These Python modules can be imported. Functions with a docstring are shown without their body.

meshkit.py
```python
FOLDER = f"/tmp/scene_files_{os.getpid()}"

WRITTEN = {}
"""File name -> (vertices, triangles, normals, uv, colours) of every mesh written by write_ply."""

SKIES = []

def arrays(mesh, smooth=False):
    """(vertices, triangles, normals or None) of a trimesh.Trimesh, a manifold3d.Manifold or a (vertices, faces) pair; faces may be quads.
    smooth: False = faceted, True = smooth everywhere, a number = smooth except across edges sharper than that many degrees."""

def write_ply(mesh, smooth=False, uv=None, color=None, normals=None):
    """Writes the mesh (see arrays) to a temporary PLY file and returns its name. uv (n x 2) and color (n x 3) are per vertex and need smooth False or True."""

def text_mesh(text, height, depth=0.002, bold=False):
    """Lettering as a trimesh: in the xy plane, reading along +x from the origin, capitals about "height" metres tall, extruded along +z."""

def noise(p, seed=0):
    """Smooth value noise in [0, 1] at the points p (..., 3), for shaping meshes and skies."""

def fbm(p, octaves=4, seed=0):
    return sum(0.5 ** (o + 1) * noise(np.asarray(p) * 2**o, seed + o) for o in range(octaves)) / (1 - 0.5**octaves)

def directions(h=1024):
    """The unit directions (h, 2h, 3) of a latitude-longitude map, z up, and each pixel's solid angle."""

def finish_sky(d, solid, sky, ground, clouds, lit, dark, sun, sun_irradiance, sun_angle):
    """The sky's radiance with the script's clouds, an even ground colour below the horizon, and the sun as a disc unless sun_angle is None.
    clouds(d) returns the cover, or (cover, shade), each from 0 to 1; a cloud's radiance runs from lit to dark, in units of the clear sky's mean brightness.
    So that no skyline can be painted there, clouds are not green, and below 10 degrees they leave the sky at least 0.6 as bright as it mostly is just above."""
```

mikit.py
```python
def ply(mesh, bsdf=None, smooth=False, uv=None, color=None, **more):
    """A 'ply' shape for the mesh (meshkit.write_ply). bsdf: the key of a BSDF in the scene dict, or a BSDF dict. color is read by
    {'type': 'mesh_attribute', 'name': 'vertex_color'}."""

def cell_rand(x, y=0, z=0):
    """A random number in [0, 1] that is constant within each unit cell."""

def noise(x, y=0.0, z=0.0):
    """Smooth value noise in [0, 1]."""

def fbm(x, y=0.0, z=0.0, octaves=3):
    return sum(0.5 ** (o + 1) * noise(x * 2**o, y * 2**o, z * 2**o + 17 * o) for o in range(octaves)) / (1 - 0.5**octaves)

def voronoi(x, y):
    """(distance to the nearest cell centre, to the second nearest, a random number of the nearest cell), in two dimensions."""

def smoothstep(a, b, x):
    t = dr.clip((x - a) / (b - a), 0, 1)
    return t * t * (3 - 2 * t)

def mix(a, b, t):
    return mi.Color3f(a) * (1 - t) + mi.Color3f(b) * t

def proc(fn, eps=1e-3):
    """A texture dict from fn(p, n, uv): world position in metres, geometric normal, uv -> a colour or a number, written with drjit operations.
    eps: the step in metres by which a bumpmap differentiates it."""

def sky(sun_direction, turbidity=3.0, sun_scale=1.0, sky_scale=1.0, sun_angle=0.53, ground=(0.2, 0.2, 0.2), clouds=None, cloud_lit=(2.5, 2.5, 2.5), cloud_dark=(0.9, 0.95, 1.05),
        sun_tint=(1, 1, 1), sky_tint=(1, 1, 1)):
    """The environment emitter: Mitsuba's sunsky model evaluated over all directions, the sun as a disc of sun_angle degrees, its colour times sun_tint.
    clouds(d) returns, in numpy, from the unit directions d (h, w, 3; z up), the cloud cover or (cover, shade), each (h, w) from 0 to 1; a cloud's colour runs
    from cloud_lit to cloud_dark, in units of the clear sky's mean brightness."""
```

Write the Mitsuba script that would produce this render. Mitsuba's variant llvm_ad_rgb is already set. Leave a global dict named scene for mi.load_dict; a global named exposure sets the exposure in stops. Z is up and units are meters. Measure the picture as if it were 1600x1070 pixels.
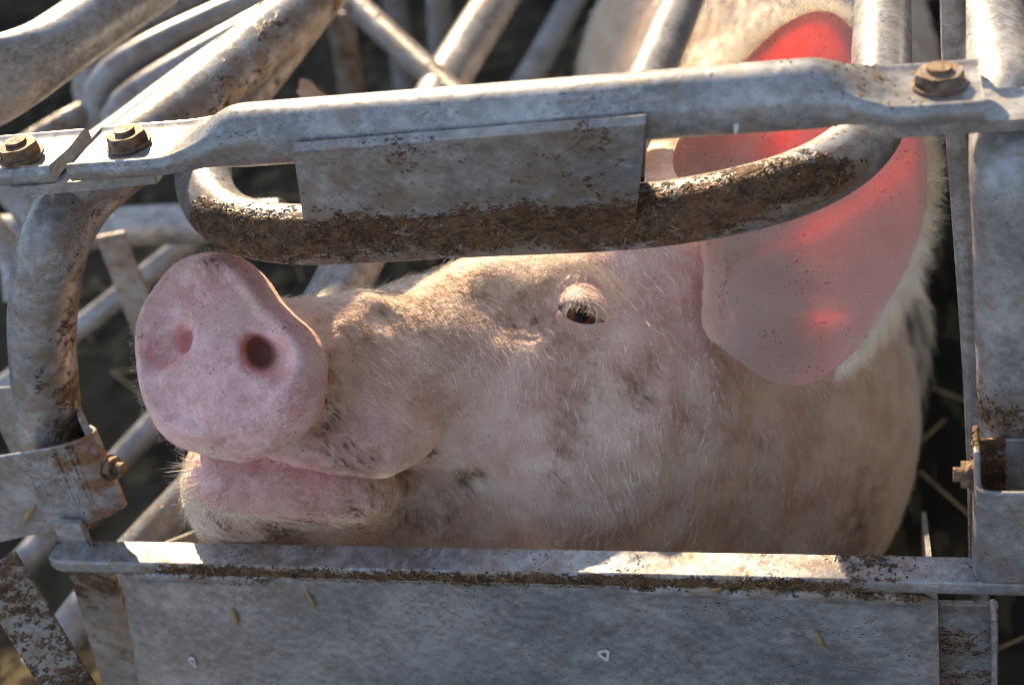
import math
import numpy as np
import drjit as dr
import mitsuba as mi
import trimesh
import shapely.geometry as sg
from scipy.spatial import cKDTree
from scipy.interpolate import CubicSpline, RBFInterpolator
import mikit
import meshkit
from mikit import proc, fbm, noise, voronoi, smoothstep, mix

# World: metres. x runs along the feed trough to the right, y into the crate, z up; the origin is the middle of the trough rim's front edge.
T = mi.ScalarTransform4f
EYE = np.array([0.2176, -0.5802, 0.5679])
FWD = np.array([-0.25908, 0.79133, -0.55377])
UP = np.array([0.01932, 0.57748, 0.81618])
scene, labels = {}, {}
scene['camera'] = {'type': 'thinlens', 'fov': 39.31, 'fov_axis': 'x', 'aperture_radius': 0.0045, 'focus_distance': 0.80,
                   'near_clip': 0.02, 'far_clip': 400.0,
                   'to_world': T().look_at(origin=EYE.tolist(), target=(EYE + FWD).tolist(), up=UP.tolist())}
SUN_AZ, SUN_EL = -26.0, 31.0        # degrees to the right of straight behind the crate, and above the horizon
sun = [math.sin(math.radians(SUN_AZ)) * math.cos(math.radians(SUN_EL)), math.cos(math.radians(SUN_AZ)) * math.cos(math.radians(SUN_EL)), math.sin(math.radians(SUN_EL))]
scene['sky'] = mikit.sky(sun, turbidity=3, sun_tint=(1.0, 0.94, 0.83), sun_angle=0.6, sky_tint=(0.98, 1.0, 1.03), ground=(0.12, 0.11, 0.09),
                         clouds=lambda d: 0.45 * np.clip(2.2 * meshkit.fbm(d * np.array([2.2, 2.2, 4.0]) + 5.0, 4, seed=3) - 0.55, 0, 1), cloud_lit=(2.2, 2.2, 2.25), cloud_dark=(1.2, 1.2, 1.25))
exposure = 2.95
rng = np.random.default_rng(11)


# ------------------------------------------------------------------ helpers
def unit(v):
    v = np.asarray(v, float)
    return v / np.linalg.norm(v, axis=-1, keepdims=True)


def put(key, mesh, bsdf, label=None, category=None, group=None, kind=None, smooth=30, uv=None):
    """One entry of the scene; a key that is taken gets the next three-digit number."""
    if key in scene:
        k = 1
        while f'{key}_{k:03d}' in scene:
            k += 1
        key = f'{key}_{k:03d}'
    scene[key] = mikit.ply(mesh, bsdf, smooth=smooth, uv=uv)
    tag(key, label, category, group, kind)
    return key


def tag(key, label=None, category=None, group=None, kind=None):
    d = {k: v for k, v in (('label', label), ('category', category), ('group', group), ('kind', kind)) if v}
    if d:
        labels[key] = d


def spline(points, step=0.006):
    p = np.asarray(points, float)
    t = np.r_[0, np.cumsum(np.sqrt(np.linalg.norm(np.diff(p, axis=0), axis=1)))]
    c = CubicSpline(t, p, bc_type='natural')
    fine = c(np.linspace(0, t[-1], 600))
    s = np.r_[0, np.cumsum(np.linalg.norm(np.diff(fine, axis=0), axis=1))]
    n = max(3, int(s[-1] / step))
    return np.stack([np.interp(np.linspace(0, s[-1], n), s, fine[:, k]) for k in range(3)], 1)


def frames(path, side=(0, 0, 1)):
    t = unit(np.gradient(path, axis=0))
    a = np.zeros_like(t)
    v = np.asarray(side, float)
    for i in range(len(t)):
        v = v - t[i] * (v @ t[i])
        v = v / np.linalg.norm(v)
        a[i] = v
    return t, a, np.cross(t, a)


def loft(path, sections, up=(0, 0, 1), caps=True):
    """sections: (m, n, 2) outlines, (side, up) in metres, along the path; returns a closed mesh."""
    t, a, b = frames(np.asarray(path, float), up)
    m, n = sections.shape[:2]
    v = path[:, None] + sections[..., 0:1] * b[:, None] + sections[..., 1:2] * a[:, None]
    i, j = np.meshgrid(np.arange(m - 1), np.arange(n), indexing='ij')
    j2 = (j + 1) % n
    q = np.stack([i * n + j, i * n + j2, (i + 1) * n + j2, (i + 1) * n + j], -1).reshape(-1, 4)
    f = np.vstack([q[:, [0, 1, 2]], q[:, [0, 2, 3]]])
    v = v.reshape(-1, 3)
    if caps:
        k = len(v)
        v = np.vstack([v, path[:1], path[-1:]])
        jj = np.arange(n)
        f = np.vstack([f, np.stack([np.full(n, k), (jj + 1) % n, jj], 1), np.stack([np.full(n, k + 1), (m - 1) * n + jj, (m - 1) * n + (jj + 1) % n], 1)])
    mesh = trimesh.Trimesh(v, f, process=False)
    if mesh.volume < 0:
        mesh.invert()
    return mesh


def circle(r, n=36):
    th = np.arange(n) * 2 * np.pi / n
    return np.stack([np.cos(th), np.sin(th)], 1) * r


def tube(points, r, n=36, step=0.006, smooth=True, dents=0.0):
    path = spline(points, step) if smooth and len(points) > 2 else np.linspace(points[0], points[-1], max(2, int(np.linalg.norm(np.subtract(points[-1], points[0])) / 0.02)))
    sec = np.repeat(circle(r, n)[None], len(path), 0)
    m = loft(path, sec)
    if dents:
        nv = m.vertex_normals
        m.vertices = m.vertices + nv * ((meshkit.fbm(m.vertices * 40, 3, seed=5) - 0.5) * dents)[:, None]
    return m


def slab(profile, thick, axis_from, axis_to, yz=True):
    """A sheet bent along a polyline profile of (y, z) points and drawn out from x = axis_from to axis_to."""
    band = sg.LineString(profile).buffer(thick / 2, cap_style='flat', join_style='round', quad_segs=6)
    m = trimesh.creation.extrude_polygon(band, axis_to - axis_from, engine='earcut')
    v = m.vertices[:, [2, 0, 1]] + [axis_from, 0, 0]
    return trimesh.Trimesh(v, m.faces, process=False)


def rounded(ext, r=0.0015, k=2):
    """A box with rounded edges, centred on the origin."""
    e = np.asarray(ext, float) / 2 - r
    pts = []
    for s in np.ndindex(2, 2, 2):
        c = e * (np.array(s) * 2 - 1)
        th = np.linspace(0, np.pi / 2, k + 1)
        for a in th:
            for b in th:
                d = np.array([np.cos(a) * np.cos(b), np.sin(a) * np.cos(b), np.sin(b)])
                pts.append(c + r * d * (np.array(s) * 2 - 1))
    return trimesh.convex.convex_hull(np.array(pts))


def moved(m, R=None, t=(0, 0, 0)):
    m = m.copy()
    if R is not None:
        m.vertices = m.vertices @ np.asarray(R).T
    m.vertices = m.vertices + np.asarray(t)
    return m


def basis(z, x=(1, 0, 0)):
    z = unit(z)
    x = np.asarray(x if abs(np.dot(x, z)) < 0.9 else (0, 0, 1), float)
    x = x - z * np.dot(x, z)
    x = unit(x)
    return np.stack([x, np.cross(z, x), z], 1)


# ------------------------------------------------------------------ materials
def grain(p):
    """Weathered zinc: clouds and fine mottling, about 0 to 1."""
    return 0.42 * fbm(p.x * 26, p.y * 26, p.z * 26, 3) + 0.38 * fbm(p.x * 240, p.y * 240, p.z * 240, 3) + 0.20 * noise(p.x * 1000, p.y * 1000, p.z * 1000)


def dirt(p, uv):
    """Caked dirt: uv.x says how much of the place is dirty, the noise gives it a ragged outline."""
    f = 0.42 * fbm(p.x * 55, p.y * 55, p.z * 55, 4) + 0.34 * fbm(p.x * 260, p.y * 260, p.z * 260, 2) + 0.24 * noise(p.x * 900, p.y * 900, p.z * 900)
    return smoothstep(0.49, 0.60, f * 0.9 + uv.x * 0.60 - 0.27)


def specks(p, scale, cut):
    return smoothstep(cut, cut + 0.08, noise(p.x * scale, p.y * scale, p.z * scale)) * smoothstep(0.48, 0.66, fbm(p.x * scale * 0.07, p.y * scale * 0.07, p.z * scale * 0.07, 2))


def zinc_color(p, n, uv):
    c = mix((0.205, 0.212, 0.225), (0.42, 0.43, 0.45), smoothstep(0.30, 0.70, grain(p)))
    white = smoothstep(0.58, 0.74, fbm(p.x * 44 + 9, p.y * 44, p.z * 30, 5))
    c = mix(c, (0.60, 0.61, 0.625), 0.34 * white)
    run = smoothstep(0.52, 0.72, fbm(p.x * 130, p.y * 60, p.z * 7, 4))
    c = mix(c, (0.40, 0.42, 0.45), 0.22 * run)
    cell = voronoi(p.x * 85 + p.y * 61, p.z * 85 - p.y * 47)[2]
    c = c * (0.93 + 0.14 * cell)
    scratch = smoothstep(0.80, 0.88, noise(p.x * 60 + p.z * 900, p.z * 60 - p.x * 240, p.y * 60)) * smoothstep(0.5, 0.62, noise(p.x * 30, p.y * 30, p.z * 30 + 5))
    c = mix(c, (0.60, 0.61, 0.62), 0.4 * scratch)
    dark = smoothstep(0.55, 0.78, fbm(p.x * 95, p.y * 95 + 7, p.z * 95, 5))
    c = mix(c, (0.15, 0.155, 0.175), 0.32 * dark)
    c = mix(c, (0.07, 0.055, 0.04), 0.8 * specks(p, 900.0, 0.76))
    c = mix(c, (0.24, 0.17, 0.10), 0.55 * specks(p, 420.0, 0.70))
    film = smoothstep(0.42, 0.75, fbm(p.x * 85 + 2, p.y * 85, p.z * 85, 4) + 0.5 * uv.x - 0.12)
    c = mix(c, (0.22, 0.155, 0.095), (0.40 + 0.45 * dr.minimum(uv.x, 1.0)) * film)
    d = dirt(p, uv)
    brown = mix((0.035, 0.021, 0.012), (0.17, 0.098, 0.046), smoothstep(0.3, 0.75, 0.6 * fbm(p.x * 200, p.y * 200, p.z * 200, 3) + 0.4 * noise(p.x * 1000, p.y * 1000, p.z * 1000)))
    c = mix(c, brown, d)
    rust = smoothstep(0.46, 0.70, fbm(p.x * 110 + 3, p.y * 110, p.z * 110, 5) * 0.8 + uv.y * 0.62 - 0.25)
    return mix(c, mix((0.11, 0.048, 0.022), (0.28, 0.125, 0.055), noise(p.x * 600, p.y * 600, p.z * 600)), 0.9 * rust * (1 - 0.6 * d))


def zinc_rough(p, n, uv):
    return 0.24 + 0.26 * grain(p) + 0.4 * dirt(p, uv)


def zinc_metal(p, n, uv):
    return 0.32 * (1 - dirt(p, uv)) * (1 - smoothstep(0.3, 0.7, uv.y))


def zinc_bump(p, n, uv):
    return 0.5 * fbm(p.x * 150, p.y * 150, p.z * 150, 3) + dirt(p, uv) * (0.8 + 1.4 * fbm(p.x * 500, p.y * 500, p.z * 500, 2))


scene['zinc'] = {'type': 'twosided', 'b': {'type': 'bumpmap', 'arbitrary': proc(zinc_bump, 4e-4), 'scale': 0.0006,
                 'b': {'type': 'principled', 'base_color': proc(zinc_color), 'roughness': proc(zinc_rough), 'metallic': proc(zinc_metal), 'specular': 0.5}}}


def rust_color(p, n, uv):
    f = fbm(p.x * 160, p.y * 160, p.z * 160, 4)
    c = mix((0.085, 0.055, 0.038), (0.25, 0.165, 0.11), smoothstep(0.3, 0.7, f))
    return mix(c, (0.34, 0.30, 0.27), 0.6 * smoothstep(0.55, 0.68, fbm(p.x * 75 + 4, p.y * 75, p.z * 75, 3)))


scene['rusty'] = {'type': 'twosided', 'b': {'type': 'bumpmap', 'arbitrary': proc(lambda p, n, uv: fbm(p.x * 500, p.y * 500, p.z * 500, 3), 4e-4), 'scale': 0.0008,
                  'b': {'type': 'principled', 'base_color': proc(rust_color), 'roughness': 0.62, 'metallic': 0.25}}}


def mud_color(p, n, uv):
    return mix((0.03, 0.018, 0.010), (0.14, 0.085, 0.042), smoothstep(0.25, 0.75, fbm(p.x * 300, p.y * 300, p.z * 300, 3)))


scene['mud'] = {'type': 'twosided', 'b': {'type': 'principled', 'base_color': proc(mud_color), 'roughness': 0.75, 'specular': 0.35}}
scene['straw'] = {'type': 'twosided', 'b': {'type': 'principled', 'base_color': proc(lambda p, n, uv: mix((0.20, 0.12, 0.045), (0.44, 0.31, 0.13), noise(p.x * 220, p.y * 220, p.z * 220))), 'roughness': 0.5}}


def ground_color(p, n, uv):
    f = fbm(p.x * 9, p.y * 9, 0, 4)
    c = mix((0.022, 0.019, 0.014), (0.050, 0.042, 0.028), smoothstep(0.35, 0.65, f))
    return mix(c, (0.13, 0.11, 0.06), 0.5 * smoothstep(0.62, 0.70, fbm(p.x * 60, p.y * 22, 3, 3)))


scene['concrete'] = {'type': 'twosided', 'b': {'type': 'principled', 'base_color': proc(lambda p, n, uv: mix((0.16, 0.15, 0.14), (0.32, 0.31, 0.29), fbm(p.x * 6, p.y * 6, p.z * 6, 5))), 'roughness': 0.85}}
scene['boards'] = {'type': 'twosided', 'b': {'type': 'principled', 'base_color': proc(lambda p, n, uv: mix((0.045, 0.042, 0.040), (0.11, 0.105, 0.10), fbm(p.x * 14, p.y * 14, p.z * 1.5, 4))), 'roughness': 0.8}}
scene['passage_floor'] = {'type': 'twosided', 'b': {'type': 'principled', 'base_color': proc(lambda p, n, uv: mix((0.09, 0.092, 0.095), (0.17, 0.17, 0.175), fbm(p.x * 6, p.y * 6, p.z * 6, 5))), 'roughness': 0.7}}  # grey of the added slab that bounces light from out of view
scene['slurry'] = {'type': 'twosided', 'b': {'type': 'bumpmap', 'arbitrary': proc(lambda p, n, uv: fbm(p.x * 30, p.y * 30, 0, 4), 2e-3), 'scale': 0.02,
                   'b': {'type': 'principled', 'base_color': proc(ground_color), 'roughness': 0.9, 'specular': 0.12}}}


def soil(mesh, amount, seed=0, where=None):
    """uv per vertex: (dirt, rust) that the zinc material reads."""
    v = np.asarray(mesh.vertices)
    d = np.full(len(v), float(amount))
    r = np.zeros(len(v))
    if where is not None:
        dd, rr = where(v, np.asarray(mesh.vertex_normals))
        d, r = d + dd, r + rr
    return np.stack([np.clip(d, 0, 1.2), np.clip(r, 0, 1.2)], 1)


MESHES = {}


def zinc(key, mesh, amount=0.0, where=None, label=None, category=None, group=None, smooth=40, kind=None):
    v, f, n = meshkit.arrays(mesh, smooth)
    m = trimesh.Trimesh(v, f, process=False)
    uv = soil(m, amount, where=where)
    if key in scene:
        k = 1
        while f'{key}_{k:03d}' in scene:
            k += 1
        key = f'{key}_{k:03d}'
    path = meshkit.write_ply((v, f), False, uv, None, normals=n)
    scene[key] = {'type': 'ply', 'filename': path, 'face_normals': n is None, 'bsdf': {'type': 'ref', 'id': 'zinc'}}
    MESHES[key] = (v, f, m.vertex_normals if n is None else n, uv)
    tag(key, label, category, group, kind)
    return key



# ------------------------------------------------------------------ the setting
GROUND = -0.36
gx, gy = np.meshgrid(np.r_[-300, -60, np.linspace(-6, 6, 90), 60, 300], np.r_[-60, np.linspace(-2, 8, 90), 60, 300], indexing='ij')
gz = GROUND + 0.05 * (meshkit.fbm(np.stack([gx * 2.5, gy * 2.5, gx * 0], -1), 4) - 0.5)
gi, gj = np.meshgrid(np.arange(gx.shape[0] - 1), np.arange(gx.shape[1] - 1), indexing='ij')
w = gx.shape[1]
gq = np.stack([gi * w + gj, (gi + 1) * w + gj, (gi + 1) * w + gj + 1, gi * w + gj + 1], -1).reshape(-1, 4)
put('ground', (np.stack([gx, gy, gz], -1).reshape(-1, 3), gq), 'slurry', kind='structure', smooth=True)


# added paving out of view before the crates, to bounce light onto them
put('passage', moved(rounded((14.0, 5.0, 0.12), 0.01), None, (0.0, -2.62, GROUND + 0.02)), 'passage_floor', kind='structure')
# added board wall out of view at the right, shutting off sky light there
for i in range(24):
    put('barn__board', moved(rounded((0.03, 0.335, 3.4), 0.004), None, (1.75 + 0.006 * (i % 2), -4.6 + i * 0.345, GROUND + 1.78)), 'boards')
tag('barn', 'added unseen wall of dark boards right of the crates, blocking sky light', 'barn')
# added wall out of view behind the crates, placed to shade the floor
put('pen_wall', moved(rounded((9.0, 0.2, 2.0), 0.01), None, (-1.0, 3.1, GROUND + 0.85)), 'concrete', 'added unseen concrete wall behind the crates, shading the floor', 'wall')


# ------------------------------------------------------------------ bolts
def nut_mesh(r, h):
    """A hexagon nut with its top corners turned off."""
    import manifold3d as m3
    hexa = m3.Manifold.cylinder(h, r, r, 6).rotate([0, 0, 14])
    turned = m3.Manifold.cylinder(h, r * 1.10, r * 0.93, 48)
    k = (hexa ^ turned).to_mesh()
    return trimesh.Trimesh(k.vert_properties[:, :3], k.tri_verts, process=False)


def bolt(holder, at, r=0.0112, h=0.0066, normal=(0, 0, 1), stub=0.0024):
    B = basis(normal)
    key = f'{holder}__bolt'
    put(key, moved(nut_mesh(r, h), B, at), 'rusty', smooth=25)
    key = [k for k in scene if k == key or k.startswith(key + '_') and k[len(key) + 1:].isdigit()][-1]
    ring = trimesh.creation.annulus(r * 0.55, r * 1.10, 0.0014, sections=40)
    put(f'{key}__washer', moved(ring, B, np.asarray(at) + B[:, 2] * 0.0002), 'rusty', smooth=25)
    st = trimesh.creation.cylinder(r * 0.5, h + stub, sections=28)
    put(f'{key}__thread', moved(st, B, np.asarray(at) + B[:, 2] * (h + stub) / 2), 'rusty', smooth=25)
    return key


# ------------------------------------------------------------------ side frames of the crate
def arch_dirt(v, n):
    band = meshkit.fbm(v * 30, 3, seed=2)
    inner = np.clip(n[:, 0] * 0.35, 0, 0.3)
    low = 0.25 * (v[:, 2] < 0.12)
    return 0.12 * band + inner + low * 0.5, inner * 0.6


left_path = [(-0.3251, 0.0500, -0.0123), (-0.3114, 0.0550, 0.0472), (-0.2945, 0.0600, 0.1149), (-0.2760, 0.0640, 0.1638), (-0.2591, 0.0700, 0.1953), (-0.2522, 0.0905, 0.2070), (-0.2361, 0.1027, 0.2180), (-0.2214, 0.1255, 0.2230), (-0.2091, 0.1825, 0.2230), (-0.1971, 0.2558, 0.2230), (-0.1866, 0.3324, 0.2220), (-0.1842, 0.4155, 0.2200)]
zinc('crate_side_frame__tube', tube(left_path, 0.0205, dents=0.0006), 0.10, arch_dirt)
tag('crate_side_frame', 'bent galvanized tube forming the left front post and top rail of the crate', 'crate frame')
pl = np.array([(-0.2498, 0.0386, 0.2460), (-0.1684, 0.0455, 0.2460), (-0.1718, 0.0745, 0.2460), (-0.2508, 0.0774, 0.2460)])
plate = trimesh.creation.extrude_polygon(sg.Polygon(pl[:, :2]).buffer(0.004).buffer(-0.002), 0.006, engine='earcut')
zinc('crate_side_frame__plate', moved(plate, None, (0, 0, 0.2405)), 0.18, smooth=30)

right_path = [(0.2807, 0.0620, 0.0276), (0.2796, 0.0620, 0.0679), (0.2773, 0.0620, 0.1262), (0.2748, 0.0620, 0.1909), (0.2734, 0.0640, 0.2164), (0.2754, 0.1035, 0.2150), (0.2748, 0.1144, 0.2210), (0.2739, 0.1486, 0.2220), (0.2735, 0.1979, 0.2220), (0.2726, 0.2452, 0.2220), (0.2755, 0.3131, 0.2220)]
zinc('crate_side_frame_001__tube', tube(right_path, 0.0205, dents=0.0006), 0.10, lambda v, n: (0.55 * np.exp(-((v[:, 2] - 0.075) / 0.018) ** 2), 0.1 * (v[:, 2] < .2)))
tag('crate_side_frame_001', 'bent galvanized tube forming the right front post and top rail of the crate', 'crate frame')
pr = np.array([(0.2199, 0.0531, 0.2460), (0.2257, 0.0831, 0.2460), (0.2902, 0.0807, 0.2460), (0.2878, 0.0541, 0.2460)])
plate = trimesh.creation.extrude_polygon(sg.Polygon(pr[:, :2]).buffer(0.003), 0.006, engine='earcut')
zinc('crate_side_frame_001__plate', moved(plate, None, (0, 0, 0.2405)), 0.25, smooth=30)


# ------------------------------------------------------------------ cross bars with flattened ends
def pipe_section(r, flat, n=48):
    """The outline of a pipe, round (flat = 0) or pinched flat with rolled edges (flat = 1); (side, up)."""
    th = np.arange(n) * 2 * np.pi / n
    a = r * (1 + 0.50 * flat)
    x = np.cos(th) * a
    k = np.clip(np.abs(x) / a, 0, 1)
    roll = 0.0034 + 0.0030 * np.exp(-((k - 0.90) / 0.13) ** 2)
    y_flat = np.sign(np.sin(th)) * roll * np.sqrt(np.clip(1 - k ** 10, 0, 1))
    y = np.sin(th) * r * (1 - flat) + y_flat * flat
    return np.stack([x, y - (r - 0.0052) * 0.35 * flat], 1)


def crossbar(key, a, b, r, flat_a, flat_b, ramp, extra=0.0):
    a, b = np.array(a), np.array(b)
    L = np.linalg.norm(b - a)
    s = np.linspace(0, L, 110)
    path = a + (b - a) * (s / L)[:, None]

    def ease(t):
        t = np.clip(t, 0, 1)
        return t * t * (3 - 2 * t)
    f = np.maximum(1 - ease((s - flat_a) / ramp) if flat_a else 0, 1 - ease((L - s - flat_b) / ramp) if flat_b else 0)
    sec = np.stack([pipe_section(r, k) for k in f])
    zinc(f'{key}__tube', loft(path, sec), 0.04, lambda v, n: (0.16 * meshkit.fbm(v * 24, 3, seed=8) + np.clip(-n[:, 2], 0, 1) * 0.12 + extra, np.clip(-n[:, 2] - 0.4, 0, 1) * 0.2))


A, B = (-0.2117, 0.0600, 0.2573), (0.2578, 0.0600, 0.2625)
crossbar('crossbar', A, B, 0.0170, 0.052, 0.034, 0.045)
tag('crossbar', 'galvanized crossbar with flattened bolted ends spanning above the pig', 'crossbar')
bolt('crossbar', (-0.1835, 0.0572, 0.2590))
bolt('crossbar', (0.2393, 0.0600, 0.2625), r=0.0116)
crossbar('crossbar_001', (-0.3802, 0.0620, 0.2527), (-0.2241, 0.0620, 0.2558), 0.0165, 0.0, 0.06, 0.05)
tag('crossbar_001', 'bolted end of a second galvanized crossbar at the left edge', 'crossbar')
bolt('crossbar_001', (-0.2479, 0.0523, 0.2580), r=0.0116, h=0.0072)

# ------------------------------------------------------------------ head bar, a bent tube under the crossbar, with a folded guard plate
U = [(-0.1955, 0.4900, 0.2030), (-0.1997, 0.3831, 0.2030), (-0.2000, 0.2869, 0.2030), (-0.2006, 0.2007, 0.2030), (-0.1944, 0.1514, 0.2010), (-0.1802, 0.1148, 0.1960), (-0.1541, 0.0856, 0.1920), (-0.1242, 0.0737, 0.1900), (-0.0938, 0.0700, 0.1896), (-0.0481, 0.0700, 0.1900), (0.0000, 0.0700, 0.1910), (0.0465, 0.0700, 0.1912), (0.0882, 0.0700, 0.1924), (0.1289, 0.0710, 0.1967),
     (0.1663, 0.0800, 0.2010), (0.1948, 0.1076, 0.2020), (0.2089, 0.1448, 0.2040), (0.2122, 0.2095, 0.2060), (0.2132, 0.2940, 0.2060), (0.2144, 0.3933, 0.2060)]


def bar_mud(v, n):
    front = np.clip((0.105 - v[:, 1]) / 0.03, 0, 1)
    face = np.exp(-((np.degrees(np.arctan2(n[:, 2], -n[:, 1])) - 24) / (44.0 + 34 * (meshkit.fbm(v * 45, 3, seed=16) - 0.35))) ** 2) * front
    arms = np.clip((v[:, 1] - 0.12) / 0.05, 0, 1) * 0.36 * (v[:, 0] < 0.1)
    return 0.50 * face + 0.34 * front + arms * (meshkit.fbm(v * 22, 2) + 0.5), 0.62 * front * meshkit.fbm(v * 30, 3, seed=19) * 1.8


zinc('head_bar__tube', tube(U, 0.0172, n=44), 0.08, bar_mud)
tag('head_bar', 'muddy bent head bar with a folded steel guard plate above the snout', 'head bar')
prof = [(0.0560, 0.1935), (0.0520, 0.2005), (0.0497, 0.2090), (0.0372, 0.2600), (0.0385, 0.2625), (0.0410, 0.2612), (0.079, 0.207)]
guard = slab(prof, 0.0030, -0.0790, 0.1040)
guard = guard.subdivide_to_size(0.006)
gv = guard.vertices.copy()
gv[:, 0] -= np.maximum(0.262 - gv[:, 2], 0) * 0.23          # the sheet's ends are cut askew
gv[:, 2] += (gv[:, 0] - 0.012) * 0.022 + 0.0005
guard.vertices = gv


def guard_mud(v, n):
    low = 1 / (1 + np.exp((v[:, 2] - 0.2130 - 0.012 * (meshkit.fbm(v * 60, 3, seed=4) - .5)) / 0.0025))
    return 0.31 + 0.40 * (meshkit.fbm(v * 28, 3, seed=9) - 0.4) + 0.42 * low, 0.55 * low + 0.12 * (meshkit.fbm(v * 35, 3, seed=29) > 0.55)


zinc('head_bar__guard_plate', guard, 0.0, guard_mud, smooth=25)
tag('head_bar__guard_plate', 'folded guard plate caked with brown mud along its lower edge')

# ------------------------------------------------------------------ further rails of this crate and the next ones
def rail(name, pts, r, label, category, amount=0.1, group=None, smooth=True, where=None):
    zinc(name, tube(pts, r, n=28, step=0.015, smooth=smooth), amount, where, label, category, group)


rail('top_rail', [(-0.1611, 0.1321, 0.0600), (-0.1601, 0.2375, 0.0600), (-0.1654, 0.5429, 0.0600), (-0.1602, 0.7258, 0.0600), (-0.1569, 0.9079, 0.0600)], 0.0205, 'muddy galvanized rail running back left of the pig, directly over the crossbar', 'rail', 0.28)
rail('top_rail', [(-0.1675, 0.7565, -0.0600), (-0.1610, 0.8146, -0.0600), (-0.1501, 1.0139, -0.0600), (-0.1435, 1.1423, -0.0600)], 0.0150, 'thin galvanized rail left of the white back of the pig', 'rail', 0.12)
rail('top_rail', [(0.0469, 0.2654, 0.1400), (0.0528, 0.3708, 0.1400), (0.0596, 0.4872, 0.1400), (0.0636, 0.5790, 0.1400)], 0.0165, 'galvanized rail crossing the white back of the pig', 'rail', 0.12)
rail('outer_rail', [(-0.3237, 0.1660, 0.1900), (-0.3048, 0.1728, 0.1900), (-0.2731, 0.2812, 0.1900), (-0.2326, 0.4185, 0.1900), (-0.2054, 0.5124, 0.1900)], 0.0125, 'thin galvanized rail running back beside the left top rail', 'rail', 0.1)
rail('cross_rail', [(-0.5803, 0.3800, 0.0206), (-0.4390, 0.3800, 0.0246), (-0.2724, 0.3800, 0.0248)], 0.0175, 'horizontal galvanized rail behind the left post and head bar', 'rail', 0.08)
rail('lower_rail', [(-0.6133, 0.3400, -0.1402), (-0.5181, 0.4000, -0.0937), (-0.4191, 0.4600, -0.0441), (-0.3656, 0.5000, -0.0188)], 0.0105, 'thin grey slanting rail behind the left post and snout', 'rail', 0.1)
rail('lower_rail', [(-0.5703, 0.1961, -0.2475), (-0.5203, 0.2703, -0.2191), (-0.4678, 0.3355, -0.1865), (-0.3748, 0.4566, -0.1293)], 0.0120, 'blue grey slanting rail low behind the snout', 'rail', 0.1)
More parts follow.
